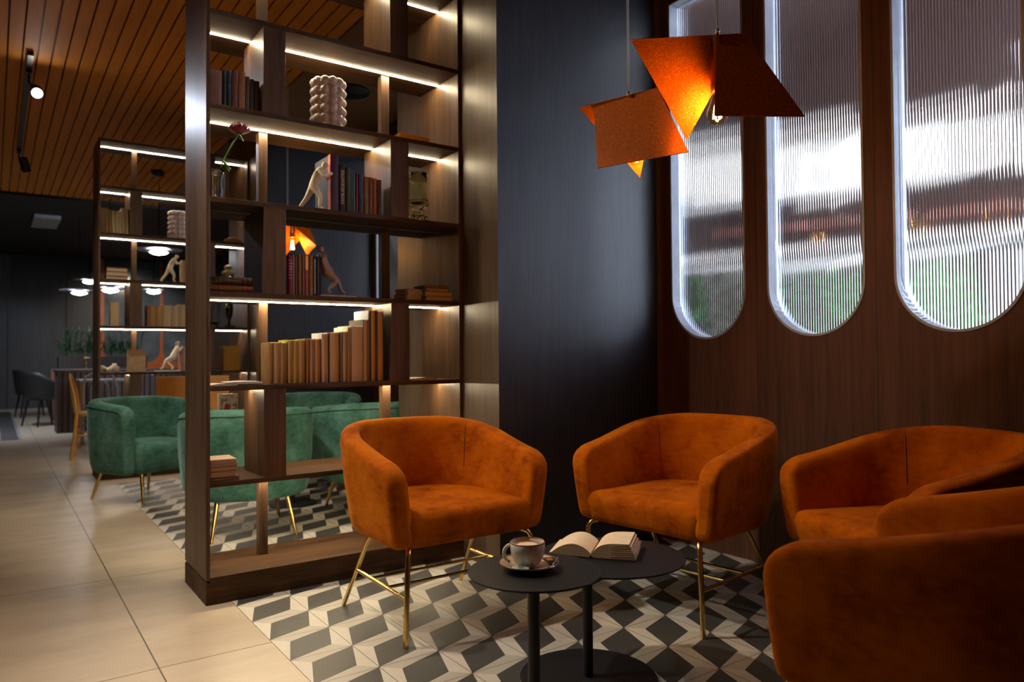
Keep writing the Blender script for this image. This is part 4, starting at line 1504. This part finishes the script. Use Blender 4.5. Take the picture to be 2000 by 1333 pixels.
# knot sculpture, paper bag, reclining figure on the fourth shelf
t = thing('knot_sculpture', 'cream knotted ceramic sculpture on the second bookcase', 'sculpture', (-0.005, D2 + 0.08, S4))
pts = []
for k in range(40):
    a = 2 * pi * k / 39
    pts.append((0.055 * sin(a) + 0.02 * sin(2 * a), 0.028 * cos(a) - 0.02 * cos(2 * a), 0.030 + 0.012 * sin(3 * a)))
MB().tube(pts, 0.016, 12).build('loop', M_PLASTER, t)
MB().lathe([(0.0001, 0.03), (0.018, 0.03), (0.018, 0.075), (0.012, 0.075), (0.012, 0.05), (0.0001, 0.05)], (0.035, 0, 0), 20).build('neck', M_PLASTER, t)
t = thing('paper_bag', 'tan folded paper bag standing on the second bookcase', 'paper bag', (0.199, D2 + 0.05, S4))
rows = []
for z, w, d in ((0, 0.068, 0.04), (0.14, 0.069, 0.036), (0.15, 0.070, 0.034), (0.192, 0.0705, 0.008)):
    rows.append([(-w, -d + 0.04, z), (w, -d + 0.04, z), (w, d + 0.04, z), (-w, d + 0.04, z)])
MB().grid(rows, cv=True, smooth=False, caps=True).build('body', plain('kraft_paper', (0.52, 0.36, 0.19), 0.8, 0, 0.15, 20), t)
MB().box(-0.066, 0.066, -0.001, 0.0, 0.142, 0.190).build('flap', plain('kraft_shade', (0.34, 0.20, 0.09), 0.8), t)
figure('white plaster man leaning back with bent knees on the second bookcase', 'sit', (0.525, D2 + 0.07, S4), pi, 0.27, M_PLASTER, 'pushing figurines')
for x0, x1, h, c, lb in [(0.548, 0.562, 0.20, (0.45, 0.22, 0.20), 'pink book behind the far bent-kneed figurine'), (0.563, 0.60, 0.21, (0.35, 0.30, 0.28), 'grey book behind the far bent-kneed figurine')]:
    book(x0, x1, D2 + 0.03, 0.14, S4, h, c, lb, 'books behind the far bent-kneed figurine', (0.6, 0.45, 0.3), edge_out=False)
G = 'stack of yellow paperbacks on the second bookcase'
z = S4
for k in range(11):
    flat_book(0.985 + 0.004 * ((k * 7) % 3 - 1), D2 + 0.04, z, 0.150 if k < 10 else 0.165, 0.12, 0.020, (0.50, 0.27, 0.04), 'yellow paperback, %s of the neat stack on the second bookcase' % ('bottom', 'second from the bottom', 'third from the bottom', 'fourth from the bottom', 'fifth from the bottom', 'in the very middle', 'just above the middle', 'third below the wider top one', 'second below the wider top one', 'just under the wider top one')[k] if k < 10 else 'wider yellow paperback on top of the neat stack on the second bookcase', G, 0.01 * ((k * 5) % 3 - 1), (0.58, 0.36, 0.10))
    z += 0.0206
# far cookery tin, crystal vase, dark goblet, lidded jar, wooden bowl
t = thing('picture_tin', 'upright white box printed with a red painted scene on the second bookcase', 'box', (0.955, D2 + 0.05, S5))
MB().box(-0.085, 0.085, 0, 0.05, 0, 0.18).build('body', plain('white_card', (0.66, 0.56, 0.44), 0.5), t, bevel=0.002)
m, nt, b = new_mat('painted_scene')
vv = coords(nt)
f = noise(nt, vv, 22, 4, 0.6)
nt.links.new(ramp(nt, f, [(0.38, (0.08, 0.06, 0.05)), (0.46, (0.30, 0.26, 0.22)), (0.56, (0.62, 0.55, 0.45)), (0.7, (0.55, 0.42, 0.30))]), b.inputs['Base Color'])
MB().box(-0.070, 0.075, -0.0016, 0, 0.02, 0.155).build('picture', m, t)
rd = MB()
rd.prism([(-0.045, 0.035), (0.0, 0.022), (0.022, 0.050), (0.005, 0.085), (-0.022, 0.095), (-0.035, 0.065)], 0, 0.0012)
o = rd.build('red_patch', plain('red_paint', (0.35, 0.015, 0.012), 0.5), t)
o.rotation_euler = (pi / 2, 0, 0)
o.location = (0, -0.0016, 0)
MB().box(-0.05, 0.05, -0.0016, 0, 0.160, 0.168).build('title_band', plain('plum_print', (0.16, 0.08, 0.09), 0.5), t)
t = thing('crystal_vase', 'silvery crystal vase on the second bookcase', 'vase', (0.850, D2 + 0.10, S3))
MB().lathe([(0.0001, 0), (0.04, 0), (0.045, 0.04), (0.036, 0.10), (0.046, 0.16), (0.050, 0.24), (0.044, 0.24), (0.040, 0.16), (0.030, 0.10), (0.038, 0.05), (0.0001, 0.02)], seg=12, smooth=False).build('body', M_GLASS, t)
t = thing('dark_goblet', 'dark bronze goblet on a black foot on the second bookcase', 'goblet', (0.975, D2 + 0.10, S3))
MB().lathe([(0.0001, 0.02), (0.012, 0.02), (0.010, 0.07), (0.030, 0.12), (0.036, 0.18), (0.032, 0.235), (0.028, 0.235), (0.0001, 0.13)], seg=24).build('cup', plain('bronze', (0.10, 0.085, 0.05), 0.25, 0.9, 0.4, 30), t)
MB().box(-0.045, 0.045, -0.03, 0.03, 0, 0.02).build('foot', M_BLACKMETAL, t, bevel=0.002)
t = thing('lidded_jar', 'cream jar with a domed lid on the second bookcase', 'jar', (0.965, D2 + 0.10, S2))
MB().lathe([(0.0001, 0), (0.045, 0), (0.048, 0.05), (0.046, 0.095)], seg=24).build('jar_body', M_GLASS, t)
MB().lathe([(0.0001, 0.095), (0.052, 0.095), (0.060, 0.113), (0.045, 0.133), (0.025, 0.140), (0.024, 0.150), (0.036, 0.163), (0.032, 0.177), (0.010, 0.190), (0.0001, 0.191)], seg=28).build('lid', plain('cream_glaze', (0.60, 0.48, 0.24), 0.4), t)
t = thing('shell_dish', 'amber scalloped dish leaning on an upper shelf of the second bookcase', 'dish', (1.02, D2 + 0.12, S1))
mb = MB()
rows = []
for k in range(19):
    a = pi * k / 18
    r = 0.105 * (1 + 0.05 * cos(a * 12))
    rows.append([(-r * cos(a) * 0.9, 0.0, r * sin(a) * 0.62), (-r * 0.5 * cos(a), 0.03, r * 0.5 * sin(a) * 0.7), (0, 0.035, 0.002)])
mb.grid(rows)
o = mb.build('dish', plain('amber_shell', (0.52, 0.28, 0.10), 0.3), t)
so = o.modifiers.new('th', 'SOLIDIFY')
so.thickness = 0.004

# ------------------------------------------------------------------ FAR ROOM
M_YWOOD = wood('honey_bentwood', (0.42, 0.20, 0.045), (0.62, 0.33, 0.09), 'z', 0.35)


def bent_chair(label, loc, rz, mat, seatmat, group):
    t = thing('bentwood_chair', label, 'chair', loc, rz, group)
    # facing +x ; back at -x
    for s_ in (-1, 1):
        MB().tube([(-0.235, s_ * 0.185, 0.0), (-0.205, s_ * 0.19, 0.25), (-0.19, s_ * 0.19, 0.46), (-0.215, s_ * 0.185, 0.66), (-0.25, s_ * 0.15, 0.80), (-0.262, s_ * 0.06, 0.845), (-0.264, 0, 0.85)], [0.019, 0.018, 0.017, 0.015, 0.014, 0.013, 0.013], 10).build('leg', mat, t)
        MB().tube([(0.20, s_ * 0.185, 0.44), (0.215, s_ * 0.20, 0.0)], [0.018, 0.014], 10).build('leg', mat, t)
        MB().tube([(-0.20, s_ * 0.185, 0.24), (0.205, s_ * 0.19, 0.24)], 0.009, 8).build('stretcher', mat, t)
    MB().tube([(-0.215, -0.10, 0.47), (-0.24, -0.10, 0.66), (-0.25, -0.05, 0.74), (-0.252, 0, 0.755), (-0.25, 0.05, 0.74), (-0.24, 0.10, 0.66), (-0.215, 0.10, 0.47)], 0.010, 8).build('back_loop', mat, t)
    MB().tube([(-0.20, -0.185, 0.30), (-0.20, 0.185, 0.30)], 0.009, 8).build('stretcher', mat, t)
    MB().lathe([(0.0001, 0.43), (0.20, 0.43), (0.215, 0.44), (0.215, 0.46), (0.20, 0.468), (0.0001, 0.462)], seg=32).build('seat', seatmat, t)
    return t


G = 'bentwood chairs of the far dining zone'
bc = bent_chair('honey-coloured bentwood chair beyond the leftmost green armchair', (0.09, 5.60, 0), radians(-8), M_YWOOD, plain('cane_seat', (0.55, 0.36, 0.14), 0.6), G)
bent_chair('grey bentwood chair behind the honey-coloured one', (0.28, 6.75, 0), radians(-80), plain('grey_bentwood', (0.32, 0.32, 0.34), 0.4), plain('grey_seat', (0.45, 0.45, 0.47), 0.5), G)


def shell_chair(label, loc, rz, group):
    t = thing('dark_dining_chair', label, 'chair', loc, rz, group)
    rows = []
    for k in range(21):
        a = radians(-115 + 230 * k / 20)
        top = 0.82 - 0.22 * smooth01((abs(a) - 0.6) / 1.4)
        rr = []
        for j in range(7):
            z = 0.40 + (top - 0.40) * j / 6
            rad = 0.25 + 0.05 * j / 6
            rr.append((-rad * cos(a), rad * sin(a), z))
        rows.append(rr)
    o = MB().grid(rows).build('backrest', plain('black_cane', (0.014, 0.014, 0.015), 0.5), t)
    so = o.modifiers.new('th', 'SOLIDIFY')
    so.thickness = 0.02
    MB().lathe([(0.0001, 0.40), (0.24, 0.40), (0.25, 0.43), (0.23, 0.455), (0.0001, 0.46)], seg=28).build('seat', plain('brown_seat_pad', (0.20, 0.10, 0.06), 0.7), t)
    for sx, sy in ((-1, -1), (1, -1), (-1, 1), (1, 1)):
        MB().tube([(sx * 0.16, sy * 0.16, 0.41), (sx * 0.22, sy * 0.22, 0.0)], [0.02, 0.012], 10).build('leg', M_BLACKMETAL, t)
    return t


G = 'dark dining chairs at the far left'
sc = shell_chair('nearer dark dining chair at the far left, back turned to us', (-0.16, 10.15, 0), radians(25), G)
dup(sc, (-0.24, 12.3, 0), radians(10), 'farther dark dining chair at the far left, behind the nearer one')
t = thing('dining_table', 'small brown dining table beside the dark chairs', 'table', (0.42, 10.55, 0))
MB().box(-0.36, 0.36, -0.36, 0.36, 0.70, 0.74).build('tabletop', plain('brown_top', (0.16, 0.07, 0.04), 0.4), t, bevel=0.004)
MB().lathe([(0.0001, 0), (0.22, 0), (0.22, 0.02), (0.03, 0.03), (0.03, 0.70)], seg=24).build('pedestal', M_BLACKMETAL, t)
t = thing('banquette', 'low brown upholstered banquette in front of the planter', 'bench', (0.40, 11.1, 0))
MB().box(-0.42, 0.9, 0.0, 0.55, 0.0, 0.44).build('seat', plain('brown_leather', (0.13, 0.06, 0.04), 0.5), t, bevel=0.02)
MB().box(-0.42, 0.9, 0.45, 0.60, 0.44, 0.84).build('backrest', plain('tan_leather', (0.20, 0.09, 0.055), 0.5), t, bevel=0.02)
t = thing('planter_box', 'dark wooden planter divider with greenery on top behind the banquette', 'planter', (0.62, 11.9, 0))
MB().box(-0.50, 0.9, 0, 0.3, 0, 1.05).build('box', plain('dark_planter', (0.05, 0.032, 0.03), 0.5), t)
mb = MB()
random.seed(5)
for i in range(170):
    x = random.uniform(-0.46, 0.8)
    a = random.uniform(0, 2 * pi)
    hgt = random.uniform(0.12, 0.34) if random.random() < 0.85 else random.uniform(0.45, 0.6)
    base = Vector((x, 0.15, 1.05))
    tip = base + Vector((cos(a) * 0.18, sin(a) * 0.12, hgt))
    mid = base + Vector((cos(a) * 0.06, sin(a) * 0.04, hgt * 0.8))
    s_ = Vector((-sin(a), cos(a), 0)) * 0.014
    mb.add([base, mid - s_, tip, mid + s_], [(0, 1, 2, 3)])
mb.build('foliage', plain('deep_leaf', (0.02, 0.09, 0.025), 0.5, 0, 0.5, 6), t)
t = thing('table_lamp', 'slim gold mushroom table lamp standing on the brown dining table', 'lamp', (0.42, 10.55, 0.0))
MB().lathe([(0.0001, 0.74), (0.05, 0.74), (0.05, 0.75), (0.010, 0.755), (0.010, 1.02), (0.09, 1.02), (0.09, 1.035), (0.0001, 1.04)], seg=20).build('body', M_GOLD, t)
# counter pieces seen below the fourth shelf of the second bookcase
t = thing('booth_bench', 'orange upholstered booth back seen under a shelf of the second bookcase', 'bench', (1.22, 6.6, 0))
MB().box(-0.42, 0.44, 0, 0.10, 0.0, 0.785).build('backrest', plain('mustard_orange_cloth', (0.50, 0.17, 0.012), 0.8, 0, 0.1, 6, sheen=0.3), t, bevel=0.01)
MB().box(-0.42, 0.44, 0.10, 0.6, 0.0, 0.44).build('seat', _mc['mustard_orange_cloth'], t, bevel=0.02)
t = thing('console_table', 'wooden table with a pale top behind the second bookcase', 'table', (0.36, 7.4, 0))
MB().box(-0.30, 0.34, 0, 0.5, 0.725, 0.750).build('tabletop', plain('pale_top', (0.40, 0.40, 0.44), 0.3), t, bevel=0.003)
for x in (-0.28, 0.30):
    for y in (0.03, 0.45):
        MB().box(x, x + 0.04, y, y + 0.04, 0, 0.725).build('leg', M_YWOOD, t)
t = thing('ribbed_counter', 'dark ribbed counter front behind the pale table', 'counter', (0.45, 8.6, 0))
mb = MB()
mb.box(-0.55, 1.6, 0.03, 0.5, 0, 0.83)
for k in range(30):
    mb.box(-0.55 + k * 0.072, -0.55 + k * 0.072 + 0.045, 0.0, 0.03, 0, 0.83)
mb.build('front', plain('dark_rib', (0.055, 0.03, 0.025), 0.5), t)
MB().box(-0.57, 1.62, -0.02, 0.52, 0.83, 0.86).build('worktop', plain('counter_top', (0.03, 0.02, 0.018), 0.4), t)
# pendant discs of the far zone
M_DISC = plain('grey_glass_disc', (0.42, 0.45, 0.48), 0.15, 0.2)
M_DISCGLOW = emit('disc_lamp_glow', (0.95, 0.97, 1.0), 42)
G = 'flat disc pendant lamps of the far room'
for loc, r, lb in [((0.239, 9.585, 1.99), 0.26, 'disc pendant lamp shining at the far left'), ((0.577, 11.785, 2.36), 0.26, 'disc pendant lamp partly hidden by the second bookcase post'),
                   ((0.837, 6.707, 2.30), 0.27, 'disc pendant lamp seen above the far leaning figurine'), ((0.50, 8.3, 1.94), 0.26, 'disc pendant lamp seen between shelves above the lone cream book'),
                   ((1.35, 10.2, 2.1), 0.26, 'disc pendant lamp seen above the far middle row of books')]:
    t = thing('disc_pendant', lb, 'lamp', loc, 0, G)
    MB().lathe([(0.05, 0.055), (r, 0.035), (r, 0.042), (0.05, 0.065)], seg=40).build('disc', M_DISC, t)
    MB().lathe([(0.0001, -0.03), (0.08, -0.012), (0.105, 0.005), (0.08, 0.02), (0.05, 0.03), (0.0001, 0.03)], seg=28).build('diffuser', M_DISCGLOW, t)
    MB().lathe([(0.0001, 0.03), (0.05, 0.03), (0.05, 0.075), (0.008, 0.085), (0.004, Z1 - 0.05 - loc[2] if loc[1] > 8.38 else Z1 - loc[2]), (0.0001, Z1 - 0.05 - loc[2] if loc[1] > 8.38 else Z1 - loc[2])], seg=16).build('stem', M_BLACKMETAL, t)

# ------------------------------------------------------------------ CEILING FITTINGS
t = thing('ceiling_track', 'black track rail on the slatted ceiling carrying the spotlights', 'track', (-0.605, 3.05, Z1 - 0.012))
MB().box(-0.018, 0.018, 0, 3.0, -0.032, 0).build('rail', M_BLACKMETAL, t)
t = thing('ceiling_track', 'end of a nearer black track rail at the top edge of the picture', 'track', (-0.605, -1.9, Z1 - 0.012))
MB().box(-0.018, 0.018, 0, 3.95, -0.032, 0).build('rail', M_BLACKMETAL, t)


def track_head(label, loc, tgt, glow):
    t = thing('track_spotlight', label, 'spotlight', loc, 0, 'spotlights on the ceiling track')
    d = (Vector(tgt) - Vector(loc)).normalized()
    c = Vector((0.05, 0, -0.135))
    MB().box(-0.02, 0.02, -0.06, 0.06, -0.018, 0).build('adapter', M_BLACKMETAL, t)
    MB().tube([(0, 0, -0.018), (0.0, 0, -0.07), tuple(c)], 0.008, 8).build('arm', M_BLACKMETAL, t)
    MB().tube([tuple(c - d * 0.07), tuple(c + d * 0.07)], 0.042, 20).build('housing', M_BLACKMETAL, t)
    MB().tube([tuple(c + d * 0.0695), tuple(c + d * 0.0725)], 0.034, 20).build('lens', glow, t)
    return t


M_LENS = emit('spotlight_lens_glow', (1.0, 0.95, 0.88), 110)
track_head('lit track spotlight glaring near the top left', (-0.605, 3.42, Z1 - 0.044), (-0.55, -1.0, 1.0), M_LENS)
track_head('unlit-looking track spotlight at the far end of the rail', (-0.605, 5.95, Z1 - 0.044), (0.3, 7.5, 0.2), plain('lens_grey', (0.4, 0.38, 0.36), 0.3))
t = thing('round_speaker', 'round black ceiling speaker seen above the bubble vase', 'speaker', (1.565, 2.56, Z1))
MB().lathe([(0.0001, 0.0), (0.165, 0.0), (0.170, -0.008), (0.165, -0.018), (0.0001, -0.020)], seg=40).build('grille', M_BLACKMETAL, t)
t = thing('smoke_detector', 'small black detector under the slatted ceiling beyond the second bookcase', 'detector', (0.74, 6.2, Z1 - 0.012))
MB().lathe([(0.0001, 0.0), (0.07, 0.0), (0.07, -0.03), (0.045, -0.06), (0.0001, -0.062)], seg=24).build('body', M_BLACKMETAL, t)
t = thing('air_conditioner', 'pale square air conditioning cassette on the dark far ceiling', 'air conditioner', (-0.16, 10.2, Z1 - 0.052))
MB().box(-0.17, 0.17, -0.50, 0.50, -0.06, 0).build('panel', plain('grey_plastic', (0.30, 0.31, 0.31), 0.5), t, bevel=0.01)
g = MB()
for k in range(8):
    g.box(-0.13, 0.13, -0.42 + k * 0.11, -0.38 + k * 0.11, -0.064, -0.06)
g.build('grille', plain('grey_plastic_dark', (0.2, 0.2, 0.2), 0.5), t)
t = thing('floor_grille', 'long slotted metal floor grille at the far left', 'grille', (-0.63, 8.0, 0))
MB().box(-0.12, 0.12, 0, 6.0, 0.0, 0.004).build('frame', plain('grille_frame', (0.40, 0.38, 0.36), 0.4, 0.4), t)
g = MB()
for k in range(75):
    g.box(-0.095, 0.085, 0.04 + k * 0.079, 0.075 + k * 0.079, 0.004, 0.006)
g.build('slots', plain('slot_dark', (0.02, 0.02, 0.02), 0.6), t)
